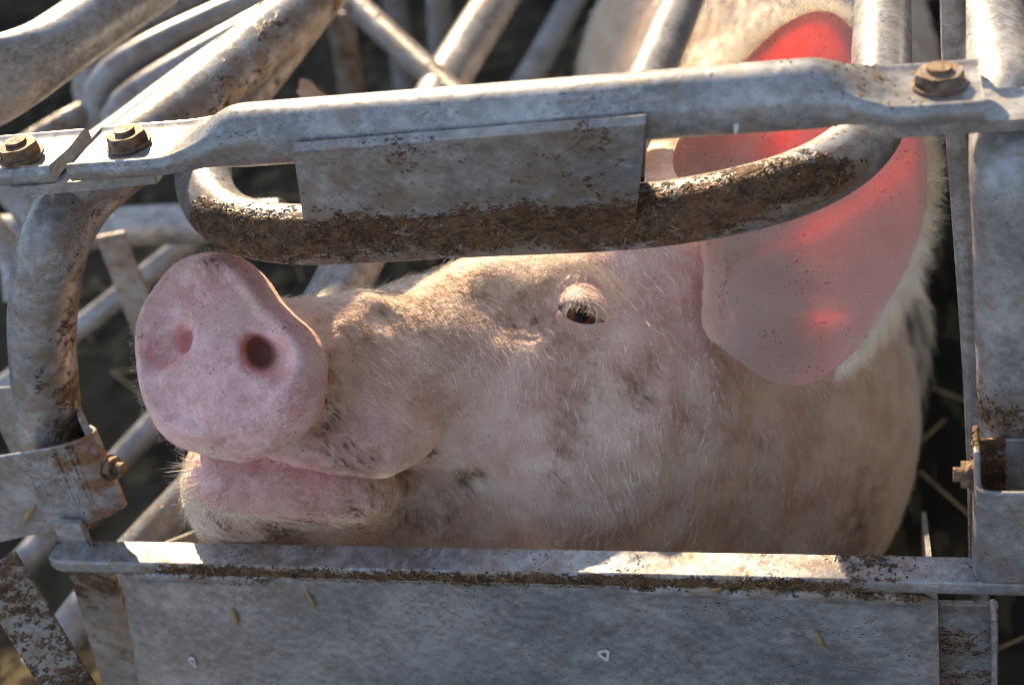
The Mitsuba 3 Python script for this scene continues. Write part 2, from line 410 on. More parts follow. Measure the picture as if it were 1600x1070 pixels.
rail('lower_rail', [(-0.3824, 0.0311, -0.1378), (-0.3468, 0.0763, -0.1079), (-0.3072, 0.1314, -0.0838), (-0.2443, 0.2157, -0.0469)], 0.0150, 'sunlit dirty rail behind the chin and trough rim', 'rail', 0.35)
rail('brace', [(-0.2865, 0.6577, 0.1168), (-0.2622, 0.6320, 0.1049), (-0.1612, 0.5265, 0.0694), (-0.1105, 0.4703, 0.0556)], 0.0125, 'brown rusty brace slanting between two rails at the top', 'brace', 0.3, where=lambda v, n: (0.1, 0.45))
rail('back_post', [(-0.3689, 1.0346, -0.0103), (-0.4001, 1.0651, -0.2231)], 0.0150, 'pale upright post behind the rusty brace', 'post', 0.1)
rail('back_post', [(-0.2994, 0.9994, -0.0028), (-0.3263, 1.0147, -0.1490)], 0.0150, 'pale upright post between the rusty brace and the muddy rail', 'post', 0.1)
rail('back_post', [(-0.3388, 0.7735, 0.0540), (-0.3605, 0.7932, -0.0883)], 0.0140, 'dark upright post left of the rusty brace', 'post', 0.5)
rail('gate_rod', [(0.2481, 0.1300, 0.2811), (0.2489, 0.1300, 0.2397), (0.2545, 0.1300, 0.1442), (0.2633, 0.1300, -0.0094), (0.268, 0.13, -0.20), (0.272, 0.13, -0.36)], 0.0062, 'narrow sunlit upright rod left of the right post', 'rod', 0.05)

# neighbouring crate at the left
def big_rail():
    path = spline([(-0.3297, 0.1304, 0.2620), (-0.3088, 0.1617, 0.2620), (-0.2940, 0.2178, 0.2620), (-0.2768, 0.3043, 0.2620)], 0.006)
    s = np.linspace(0, 1, len(path))
    f = 0.72 * (1 - np.clip(s / 0.40, 0, 1) ** 2 * (3 - 2 * np.clip(s / 0.40, 0, 1)))
    return loft(path, np.stack([pipe_section(0.0215, k)[:, ::-1] * [1, 1] for k in f]))


zinc('neighbour_rail', big_rail(), 0.06, None, 'thick galvanized rail of the next crate in the top left corner', 'rail')
for pts, lab in (([(-0.4903, 0.5049, 0.0660), (-0.4872, 0.5101, 0.1082), (-0.4670, 0.5337, 0.1323), (-0.4133, 0.5922, 0.1367), (-0.3625, 0.6506, 0.1422)], 'upper dark rail of the next crate bending down'),
                 ([(-0.4715, 0.4801, 0.0580), (-0.4673, 0.4854, 0.0997), (-0.4403, 0.5091, 0.1208), (-0.3675, 0.6003, 0.1269), (-0.3156, 0.6604, 0.1342)], 'middle dark rail of the next crate bending down'),
                 ([(-0.4422, 0.4519, 0.0581), (-0.4418, 0.4606, 0.0883), (-0.4114, 0.4840, 0.1076), (-0.3364, 0.5805, 0.1202), (-0.2923, 0.6600, 0.1228)], 'lower dark rail of the next crate bending down')):
    rail('neighbour_bar', pts, 0.0135, lab, 'rail', 0.3)
rail('neighbour_bar', [(-0.5234, 0.4166, 0.0818), (-0.4964, 0.4550, 0.0879), (-0.4624, 0.5053, 0.0897)], 0.0100, 'dull grey rail end behind the second crossbar', 'rail', 0.4)
rail('neighbour_bar', [(-0.5147, 0.3663, 0.0960), (-0.4893, 0.3556, 0.0689), (-0.4667, 0.3419, 0.0387)], 0.0135, 'grey slanting tube at the left edge below the second crossbar', 'rail', 0.3)
rail('neighbour_bar', [(-0.4591, 0.2637, 0.1041), (-0.4369, 0.2515, 0.0762), (-0.4319, 0.2328, 0.0472)], 0.0120, 'shaded tube at the left edge beside the left post', 'rail', 0.3)
# flat uprights
def flat_bar(name, a, b, width, thick, face, label, category, amount=0.2, where=None):
    a, b = np.array(a), np.array(b)
    L = np.linalg.norm(b - a)
    z = unit(b - a)
    x = unit(np.asarray(face) - z * np.dot(face, z))
    m = rounded((thick, width, L), 0.001).subdivide_to_size(0.02)
    R = np.stack([x, np.cross(z, x), z], 1)
    zinc(name, moved(m, R, (a + b) / 2), amount, where, label, category, smooth=25)


flat_bar('flat_upright', (-0.3953, 0.3233, 0.0510), (-0.3822, 0.3068, -0.1592), 0.024, 0.005, (0.2, -1, 0.3), 'flat dark upright below the horizontal rail at left', 'upright', 0.35)

# ------------------------------------------------------------------ feed trough
TROUGH = 'feed_trough'
tag(TROUGH, 'galvanized feed trough with a rolled dirty rim across the bottom', 'trough')
rx0, rx1 = -0.306, 0.330


def rim_mesh():
    """Flat top 20 mm deep, a rounded lip in front; ends in a rounded corner at the left."""
    prof = np.array([(0.0200, -0.0010), (0.0190, 0.0000), (0.0014, 0.0000), (0.0002, -0.0005), (-0.0006, -0.0018), (-0.0008, -0.0070), (-0.0002, -0.0088), (0.0016, -0.0100), (0.0200, -0.0100)])
    xs = np.r_[-0.3085, -0.3065, -0.302, np.linspace(-0.296, rx1, 130)]
    squeeze = np.r_[0.30, 0.62, 0.88, np.ones(130)]
    path = np.stack([xs, xs * 0, xs * 0], 1)
    secs = []
    for s in squeeze:
        c = np.array([0.0095, -0.005])
        secs.append((prof - c) * [s, 0.55 + 0.45 * s] + c)
    secs = np.array(secs)
    sec = np.stack([secs[..., 0], secs[..., 1]], -1)[:, ::-1]
    v = path[:, None] + np.concatenate([np.zeros_like(sec[..., :1]), sec], -1)
    m, n = sec.shape[:2]
    i, j = np.meshgrid(np.arange(m - 1), np.arange(n), indexing='ij')
    j2 = (j + 1) % n
    q = np.stack([i * n + j, i * n + j2, (i + 1) * n + j2, (i + 1) * n + j], -1).reshape(-1, 4)
    f = np.vstack([q[:, [0, 1, 2]], q[:, [0, 2, 3]], [[0, k + 1, k] for k in range(1, n - 1)], [[(m - 1) * n, (m - 1) * n + k, (m - 1) * n + k + 1] for k in range(1, n - 1)]])
    t = trimesh.Trimesh(v.reshape(-1, 3), f, process=False)
    if t.volume < 0:
        t.invert()
    return t


def rim_dirt(v, n):
    lip = np.exp(-((v[:, 2] + 0.006) / 0.0055) ** 2) * (n[:, 1] < -0.3)
    span = np.clip((v[:, 0] + 0.25) / 0.03, 0, 1) * np.clip((0.225 - v[:, 0]) / 0.05, 0, 1)
    return 0.26 + 0.70 * lip * span + 0.25 * np.clip((v[:, 0] - 0.17) / 0.03, 0, 1) * np.clip((0.24 - v[:, 0]) / 0.02, 0, 1) * (n[:, 2] > 0.5), 0.12 * lip


zinc(f'{TROUGH}__rim', rim_mesh(), 0.0, rim_dirt, smooth=40)
pt, pb = np.array([(-0.262, 0.0045, -0.010), (0.2365, 0.0045, -0.010)]), np.array([(-0.312, 0.006, -0.24), (0.240, 0.006, -0.24)])
nx, nz = 120, 50
u_, w_ = np.meshgrid(np.linspace(0, 1, nx), np.linspace(0, 1, nz), indexing='ij')
pv = (pt[0] * (1 - u_[..., None]) + pt[1] * u_[..., None]) * (1 - w_[..., None]) + (pb[0] * (1 - u_[..., None]) + pb[1] * u_[..., None]) * w_[..., None]
pv[..., 1] += 0.0022 * (meshkit.fbm(pv * 7, 3, seed=12) - 0.5) + 0.003 * np.maximum(np.exp(-u_ / 0.008), np.exp(-(1 - u_) / 0.008))
ii, jj = np.meshgrid(np.arange(nx - 1), np.arange(nz - 1), indexing='ij')
pq = np.stack([ii * nz + jj, ii * nz + jj + 1, (ii + 1) * nz + jj + 1, (ii + 1) * nz + jj], -1).reshape(-1, 4)
front = trimesh.Trimesh(pv.reshape(-1, 3), np.vstack([pq[:, [0, 1, 2]], pq[:, [0, 2, 3]]]), process=False)
back = front.copy()
back.vertices = back.vertices + [0, 0.003, 0]
back.invert()
panel = trimesh.util.concatenate([front, back, slab([(0.006, -0.24), (0.16, -0.30), (0.19, -0.30)], 0.003, -0.262, 0.236), ])


def panel_dirt(v, n):
    streak = meshkit.fbm(np.stack([v[:, 0] * 60, v[:, 0] * 0, v[:, 2] * 7], 1), 3, seed=6)
    top = np.exp(-(-0.012 - v[:, 2]) / 0.006)
    return 0.02 + 0.55 * np.clip(streak - 0.60, 0, 1) + 0.12 * top, 0 * top + 0.03


zinc(f'{TROUGH}__front_panel', panel, 0.0, panel_dirt, smooth=20)
for x, name in ((-0.2605, 'end_panel'), (0.2335, 'end_panel')):
    e = trimesh.creation.extrude_polygon(sg.Polygon([(0.0075, -0.012), (0.018, -0.012), (0.19, -0.12), (0.19, -0.30), (0.014, -0.24)]), 0.003, engine='earcut')
    zinc(f'{TROUGH}__{name}', trimesh.Trimesh(e.vertices[:, [2, 0, 1]] + [x - 0.0015, 0, 0], e.faces, process=False), 0.2, smooth=20)


def bead(x0, x1, z, y, r, seed, droop=0.0):
    n = int((x1 - x0) / 0.0025)
    x = np.linspace(x0, x1, n)
    k = meshkit.fbm(np.stack([x * 90, x * 0 + seed, x * 0], 1), 3)
    path = np.stack([x, y + 0 * x, z - droop * np.linspace(0, 1, n) + (k - 0.5) * r * 1.2], 1)
    taper = np.clip(np.minimum(np.arange(n), np.arange(n)[::-1]) / 4, 0.15, 1)
    rr = r * (0.65 + 0.8 * k) * taper
    return loft(path, circle(1.0, 16)[None] * rr[:, None, None])


zinc(f'{TROUGH}__weld_bead', bead(-0.258, -0.150, -0.0125, 0.0035, 0.0048, 3), 0.42, lambda v, n: (0.1 * (n[:, 2] > 0), 0))
zinc(f'{TROUGH}__weld_bead', bead(-0.150, 0.060, -0.0105, 0.0040, 0.0032, 7), 0.55, smooth=True)
zinc(f'{TROUGH}__weld_bead', bead(0.055, 0.236, -0.0115, 0.0035, 0.0050, 5, droop=0.005), 0.22, lambda v, n: (0.35 * (n[:, 2] > 0.1), 0))
# the tab that joins the rim to the left clamp
zinc(f'{TROUGH}__tab', moved(rounded((0.020, 0.006, 0.024), 0.0015), None, (-0.291, 0.0155, 0.008)), 0.3)
flat_bar('trough_leg', (-0.2992, 0.0280, -0.0286), (-0.3386, 0.0500, -0.2009), 0.034, 0.005, (0, -1, 0.3), 'rusty flat leg left of the trough', 'leg', 0.40, lambda v, n: (0.25 * (v[:, 2] > -0.06), 0.4 * (v[:, 2] > -0.06)))
flat_bar('trough_leg', (0.2537, 0.0300, -0.0448), (0.2554, 0.0300, -0.1362), 0.033, 0.004, (0, -1, 0.05), 'dirty grey flat leg right of the trough', 'leg', 0.34, lambda v, n: (0.3 * meshkit.fbm(v * 40, 2), 0.2 * (v[:, 0] > 0.25)))
flat_bar('trough_leg', (0.2671, 0.0240, -0.0432), (0.2691, 0.0240, -0.1282), 0.003, 0.016, (0, -1, 0.05), 'thin pale edge strip beside the right trough leg', 'strip', 0.1)
flat_bar('slanting_strip', (-0.3325, -0.0134, 0.0100), (-0.2956, -0.0400, -0.0814), 0.030, 0.005, (0.45, -0.8, 0.55), 'dirty flat strip slanting down in the bottom left corner', 'strip', 0.60, lambda v, n: (0, 0.3))


# ------------------------------------------------------------------ clamp at the left post, hanger at the right
def strap(path, ztop, zbot, thick):
    """An upright band: plan path (n, 2), heights of its upper and lower edge at each point."""
    p = np.asarray(path, float)
    t = unit(np.gradient(p, axis=0))
    nrm = np.stack([t[:, 1], -t[:, 0]], 1)
    a, b = p + nrm * thick / 2, p - nrm * thick / 2
    rows = np.stack([np.c_[a, ztop - 0.0006], np.c_[a * 0.7 + b * 0.3, ztop], np.c_[a * 0.3 + b * 0.7, ztop], np.c_[b, ztop - 0.0006], np.c_[b, zbot], np.c_[a, zbot]], 1)
    n, k = rows.shape[:2]
    i, j = np.meshgrid(np.arange(n - 1), np.arange(k), indexing='ij')
    j2 = (j + 1) % k
    q = np.stack([i * k + j, i * k + j2, (i + 1) * k + j2, (i + 1) * k + j], -1).reshape(-1, 4)
    f = np.vstack([q[:, [0, 1, 2]], q[:, [0, 2, 3]], [[0, m + 1, m] for m in range(1, k - 1)], [[(n - 1) * k, (n - 1) * k + m, (n - 1) * k + m + 1] for m in range(1, k - 1)]])
    m = trimesh.Trimesh(rows.reshape(-1, 3), f, process=False)
    if m.volume < 0:
        m.invert()
    return m


def densify(pts, step=0.003):
    p = np.asarray(pts, float)
    s = np.r_[0, np.cumsum(np.linalg.norm(np.diff(p, axis=0), axis=1))]
    return np.stack([np.interp(np.arange(0, s[-1], step), s, p[:, k]) for k in range(p.shape[1])], 1)


c0 = np.array([(-0.372, 0.024), (-0.345, 0.0235), (-0.315, 0.0225), (-0.290, 0.0215), (-0.2725, 0.0225), (-0.2610, 0.0265), (-0.2570, 0.0305), (-0.2600, 0.0345), (-0.268, 0.0385), (-0.279, 0.052), (-0.300, 0.0775), (-0.33, 0.086), (-0.372, 0.088)])
hp = spline(np.c_[c0, c0[:, 0] * 0], 0.003)[:, :2]
s_ = (hp[:, 0] + 0.345) / 0.09
top = np.where(hp[:, 1] < 0.036, 0.0635 + 0.0175 * s_, 0.0735 + 0.006 * s_)
top = np.where((hp[:, 1] > 0.0285) & (hp[:, 1] < 0.040), 0.0805, top)
bot = -0.003 + 0.024 * s_
zinc('pipe_clamp__strap', strap(hp, top, bot, 0.0028), 0.12, lambda v, n: (0.30 * np.clip((v[:, 0] + 0.31) / 0.05, 0, 1), 0.75 * np.clip((v[:, 0] + 0.315) / 0.045, 0, 1)), smooth=30)
tag('pipe_clamp', 'rusty bent strap clamp with a bolt round the foot of the left post', 'clamp')
bolt('pipe_clamp', (-0.2570, 0.0305, 0.0520), r=0.0075, h=0.006, normal=(1, -0.25, 0.12), stub=0.007)

hx = densify([(0.330, -0.0005), (0.264, -0.0005), (0.2595, 0.0002), (0.2570, 0.0022), (0.2562, 0.006), (0.2562, 0.034), (0.258, 0.0385), (0.264, 0.040), (0.330, 0.040)], 0.002)
ht = np.where(hx[:, 1] < 0.003, 0.0640, np.where(hx[:, 0] < 0.2575, 0.0640 + 0.014 * np.clip((hx[:, 1] - 0.004) / 0.01, 0, 1), 0.066))
zinc('hanger_bracket__strap', strap(hx, ht, 0 * ht + 0.0022, 0.0030), 0.22, lambda v, n: (0.12 * meshkit.fbm(v * 50, 2) + 0.5 * ((v[:, 1] > 0.02) & (v[:, 0] < 0.272)), 0.12 * (v[:, 0] < 0.262)), smooth=30)
tag('hanger_bracket', 'grey folded steel bracket standing on the right end of the trough rim', 'bracket')
bolt('hanger_bracket', (0.2548, 0.020, 0.0580), r=0.0080, h=0.006, normal=(-1, 0, 0), stub=0.004)



# ------------------------------------------------------------------ the pig: one signed distance field, meshed finely in front and coarsely behind
def skin_color(p, n, uv):
    pink = dr.minimum(uv.y, 1.0)
    ear = smoothstep(1.3, 1.7, uv.y)
    f = fbm(p.x * 55, p.y * 55, p.z * 55, 4)
    fine = noise(p.x * 900, p.y * 900, p.z * 900)
    c = mix((0.55, 0.365, 0.29), (0.73, 0.58, 0.48), smoothstep(0.25, 0.75, f))
    m = 0.45 * fbm(p.x * 150, p.y * 150, p.z * 150, 3) + 0.35 * f + 0.2 * fine
    pk = mix((0.66, 0.325, 0.315), (0.86, 0.555, 0.54), smoothstep(0.3, 0.7, m))
    c = mix(c, pk, pink * (1 - ear))
    c = mix(c, mix((0.82, 0.56, 0.48), (0.94, 0.73, 0.64), f), ear)
    flesh = smoothstep(2.4, 2.6, uv.y)
    c = c * (0.92 + 0.16 * fine)
    d = uv.x
    along = p.x * 0.565 - p.y * 0.342 - p.z * 0.752      # the lie of the coat on the cheek, along which dirt is drawn out
    qx, qy, qz = p.x - 0.565 * along * 0.72, p.y + 0.342 * along * 0.72, p.z + 0.752 * along * 0.72
    g = 0.55 * fbm(qx * 150 + 3, qy * 150, qz * 150, 4) + 0.45 * fbm(qx * 600, qy * 600, qz * 600, 2)
    thin = smoothstep(0.40, 0.72, g + d * 0.40 - 0.10) * smoothstep(0.02, 0.3, d)
    thick = smoothstep(0.52, 0.68, g + d * 0.46 - 0.27) * smoothstep(0.2, 0.5, d)
    c = mix(c, (0.28, 0.155, 0.075), 0.50 * thin)
    c = mix(c, mix((0.05, 0.028, 0.016), (0.13, 0.07, 0.038), fine), 0.80 * thick)
    dot = smoothstep(0.80, 0.88, noise(p.x * 640 + 11, p.y * 640, p.z * 640)) * smoothstep(0.48, 0.65, noise(p.x * 70, p.y * 70, p.z * 70))
    return mix(mix(c, (0.15, 0.09, 0.055), 0.65 * dot), mix((0.92, 0.072, 0.062), (0.52, 0.042, 0.036), uv.x), flesh)


def skin_rough(p, n, uv):
    return 0.52 - 0.20 * dr.minimum(uv.y, 1.0) * smoothstep(1.7, 1.3, uv.y) + 0.2 * uv.x


def skin_bump(p, n, uv):
    a = fbm(p.x * 420, p.y * 420, p.z * 420, 3)
    return a + 0.6 * noise(p.x * 1100, p.y * 1100, p.z * 1100) + 1.6 * fbm(p.x * 110, p.y * 110, p.z * 110, 2)


scene['skin'] = {'type': 'blendbsdf', 'weight': proc(lambda p, n, uv: smoothstep(1.3, 1.7, uv.y)),
                 'a': {'type': 'twosided', 'b': {'type': 'bumpmap', 'arbitrary': proc(skin_bump, 3e-4), 'scale': 0.0006,
                       'b': {'type': 'principled', 'base_color': proc(skin_color), 'roughness': proc(skin_rough), 'specular': 0.45, 'flatness': 0.6,
                             'clearcoat': proc(lambda p, n, uv: 1.0 * dr.minimum(uv.y, 1.0) * smoothstep(1.7, 1.3, uv.y)), 'clearcoat_gloss': 0.93}}},
                 'b': {'type': 'principledthin', 'base_color': proc(skin_color), 'roughness': 0.6, 'diff_trans': proc(lambda p, n, uv: 1.05 + 0.95 * smoothstep(2.4, 2.6, uv.y))}}

# SDF BEGIN
import numpy as np
from scipy.spatial import cKDTree
from scipy.interpolate import CubicSpline, RBFInterpolator
HR = np.array([0.96566, 0.20076, -0.16490])     # the head's own axes: along the snout line, up the face, into the crate
HU = np.array([0.01932, 0.57748, 0.81618])
HF = np.array([-0.25908, 0.79133, -0.55377])
HEAD = np.stack([HR, HU, HF], 1)


def smin(a, b, k):
    h = np.clip(0.5 + 0.5 * (b - a) / k, 0, 1)
    return b + (a - b) * h - k * h * (1 - h)


def smax(a, b, k):
    return -smin(-a, -b, k)


def cone(p, a, b, ra, rb):
    a, b = np.array(a), np.array(b)
    ab = b - a
    h = np.clip((p - a) @ ab / (ab @ ab), 0, 1)
    return np.linalg.norm(p - a - h[:, None] * ab, axis=1) - (ra + (rb - ra) * h)


def ell(p, c, r, ax=HEAD):
    q = (p - np.array(c)) @ ax
    r = np.array(r)
    k0 = np.linalg.norm(q / r, axis=1)
    k1 = np.linalg.norm(q / r ** 2, axis=1)
    return k0 * (k0 - 1) / np.maximum(k1, 1e-6)


def norm1(v):
    v = np.asarray(v, float)
    return v / np.linalg.norm(v)


# snout disc
DC = np.array((-0.1540, 0.0301, 0.1400))
DN = norm1(-0.40 * HR + 0.28 * HU - 0.87 * HF)
D1 = norm1(HR - DN * (HR @ DN))
D2 = np.cross(DN, D1)
D2 = D2 * np.sign(D2 @ HU)
disc_pts = np.array([(-0.1657, 0.0810, 0.1775), (-0.1499, 0.0751, 0.1761), (-0.1356, 0.0653, 0.1712), (-0.1217, 0.0514, 0.1632), (-0.1068, 0.0395, 0.1568), (-0.0947, 0.0288, 0.1509), (-0.0886, 0.0134, 0.1401), (-0.0898, -0.0013, 0.1284), (-0.0994, -0.0119, 0.1182), (-0.1134, -0.0174, 0.1110), (-0.1293, -0.0194, 0.1063), (-0.1458, -0.0184, 0.1037), (-0.1656, -0.0131, 0.1039), (-0.1830, -0.0068, 0.1054), (-0.1962, 0.0035, 0.1108), (-0.2066, 0.0184, 0.1203), (-0.2134, 0.0346, 0.1316), (-0.2165, 0.0505, 0.1435), (-0.2139, 0.0626, 0.1535), (-0.2049, 0.0719, 0.1625), (-0.1947, 0.0797, 0.1707), (-0.1818, 0.0825, 0.1755)])
_q = np.stack([(disc_pts - DC) @ D1, (disc_pts - DC) @ D2], 1)
_th, _rr = np.arctan2(_q[:, 1], _q[:, 0]), np.linalg.norm(_q, axis=1)
_o = np.argsort(_th)
_th, _rr = _th[_o], _rr[_o]
disc_r = CubicSpline(np.r_[_th, _th[0] + 2 * np.pi], np.r_[_rr, _rr[0]] * 1.025, bc_type='periodic')
DC = DC - D1 * 0.0042


def disc(p):
    q = p - DC
    x, y, h = q @ D1, q @ D2, q @ DN
    rho, th = np.hypot(x, y), np.arctan2(y, x)
    R = disc_r(th)
    t = np.clip(rho / R, 0, 1.2)
    face = 0.0075 - 0.011 * t ** 2 + 0.0040 * np.exp(-((t - 0.84) / 0.12) ** 2)
    face = face - 0.0035 * np.exp(-((y - 0.030) / 0.014) ** 2) * np.clip(1 - t, 0, 1) * 2
    a = (rho - R) * 0.92
    b = np.abs(h - (face - 0.022) / 2) - (face + 0.022) / 2
    r = 0.0115
    return np.hypot(np.maximum(a + r, 0), np.maximum(b + r, 0)) - r + np.minimum(np.maximum(a + r, b + r), 0)


EYE_C = np.array((0.0259, 0.1545, 0.0724))
EYE_R = 0.0145
EN = norm1(-0.16 * HR + 0.06 * HU - 0.98 * HF)          # where the eye looks
E1 = norm1(HR * 0.95 - HU * 0.30 - EN * ((HR * 0.95 - HU * 0.30) @ EN))
E2 = np.cross(EN, E1)
E2 = E2 * np.sign(E2 @ HU)


# ear: a sheet through these points (position on the outline or inside it)
ear_in = np.array([(0.1042, 0.1562, 0.0607), (0.1026, 0.1872, 0.0750), (0.1005, 0.2078, 0.0910), (0.0960, 0.2192, 0.1166), (0.0853, 0.2127, 0.1412), (0.0903, 0.2168, 0.1629), (0.1079, 0.2356, 0.1760), (0.1323, 0.2571, 0.1953), (0.1561, 0.2690, 0.2103), (0.1786, 0.2739, 0.2139), (0.1944, 0.2689, 0.2030), (0.2046, 0.2579, 0.1843), (0.2231, 0.2473, 0.1624), (0.2359, 0.2369, 0.1451), (0.2368, 0.2191, 0.1193), (0.2297, 0.1961, 0.0879), (0.2154, 0.1778, 0.0629), (0.1963, 0.1602, 0.0431), (0.1744, 0.1431, 0.0326), (0.1549, 0.1311, 0.0336), (0.1377, 0.1300, 0.0419), (0.1193, 0.1378, 0.0526)])
ear_mid = np.array([(0.1314, 0.2295, 0.1004), (0.1599, 0.2567, 0.1259), (0.1516, 0.1907, 0.0661), (0.1874, 0.2313, 0.0966), (0.1406, 0.1594, 0.0537), (0.1750, 0.1834, 0.0556), (0.1575, 0.2727, 0.1679), (0.2040, 0.2475, 0.1282), (0.1198, 0.1916, 0.0715), (0.1122, 0.2379, 0.1249), (0.2190, 0.2254, 0.1077), (0.2086, 0.2027, 0.0801), (0.1826, 0.1664, 0.0404), (0.1819, 0.2767, 0.1839)])


def ear_sheet():
    loc_o, loc_m = ear_in @ HEAD, ear_mid @ HEAD
    s = np.arange(len(loc_o) + 1)
    loop = CubicSpline(s, np.vstack([loc_o, loc_o[:1]]), bc_type='periodic')(np.linspace(0, len(loc_o), 400, endpoint=False))
    rbf = RBFInterpolator(np.vstack([loop[::8], loc_m])[:, :2], np.vstack([loop[::8], loc_m])[:, 2], smoothing=1e-5, kernel='thin_plate_spline')
    lo, hi = loop[:, :2].min(0), loop[:, :2].max(0)
    g = np.stack(np.meshgrid(np.arange(lo[0], hi[0], 0.0013), np.arange(lo[1], hi[1], 0.0013), indexing='ij'), -1).reshape(-1, 2)
    x, y = loop[:, 0], loop[:, 1]
    inside = np.zeros(len(g), bool)
    for i in range(len(loop)):
        j = i - 1
        c = (y[i] > g[:, 1]) != (y[j] > g[:, 1])
        inside ^= c & (g[:, 0] < (x[j] - x[i]) * (g[:, 1] - y[i]) / (y[j] - y[i] + 1e-12) + x[i])
    g = g[inside]
    edge, _ = cKDTree(loop[:, :2]).query(g)
    z = rbf(g)
    th = 0.0011 + 0.0024 * np.clip(edge / 0.05, 0, 1)
    wave = 0.0012 * np.sin(g[:, 1] * 60 + 1) * np.exp(-edge / 0.02)
    return np.c_[g, z + wave] @ HEAD.T, th, edge, g, z + wave, loop, rbf


ear_pts, ear_th, ear_edge, ear_g, ear_z, ear_loop, ear_rbf = ear_sheet()
ear_root = np.array([(0.1017, 0.1815, 0.0493), (0.1020, 0.2111, 0.0644), (0.1002, 0.2296, 0.0826), (0.0921, 0.2402, 0.1106)]) @ HEAD
_rd = np.min([np.linalg.norm(ear_g - (a[:2] * (1 - t) + b[:2] * t), axis=1) for a, b in zip(ear_root[:-1], ear_root[1:]) for t in np.linspace(0, 1, 12)], axis=0)
ear_root_line = np.vstack([a[:2] * (1 - t) + b[:2] * t for a, b in zip(ear_root[:-1], ear_root[1:]) for t in np.linspace(0, 1, 12)])
_rt = 0.0042 - 0.22 * np.maximum(_rd - 0.003, 0)
_rk = _rt > 0.0008
ear_tree, ear_rt = cKDTree(ear_pts[_rk]), _rt[_rk]
far_ear = np.array([(-0.1969, 0.3605, 0.1197), (-0.2201, 0.3712, 0.1458), (-0.1561, 0.3876, 0.1033), (-0.0888, 0.3930, 0.0795)])

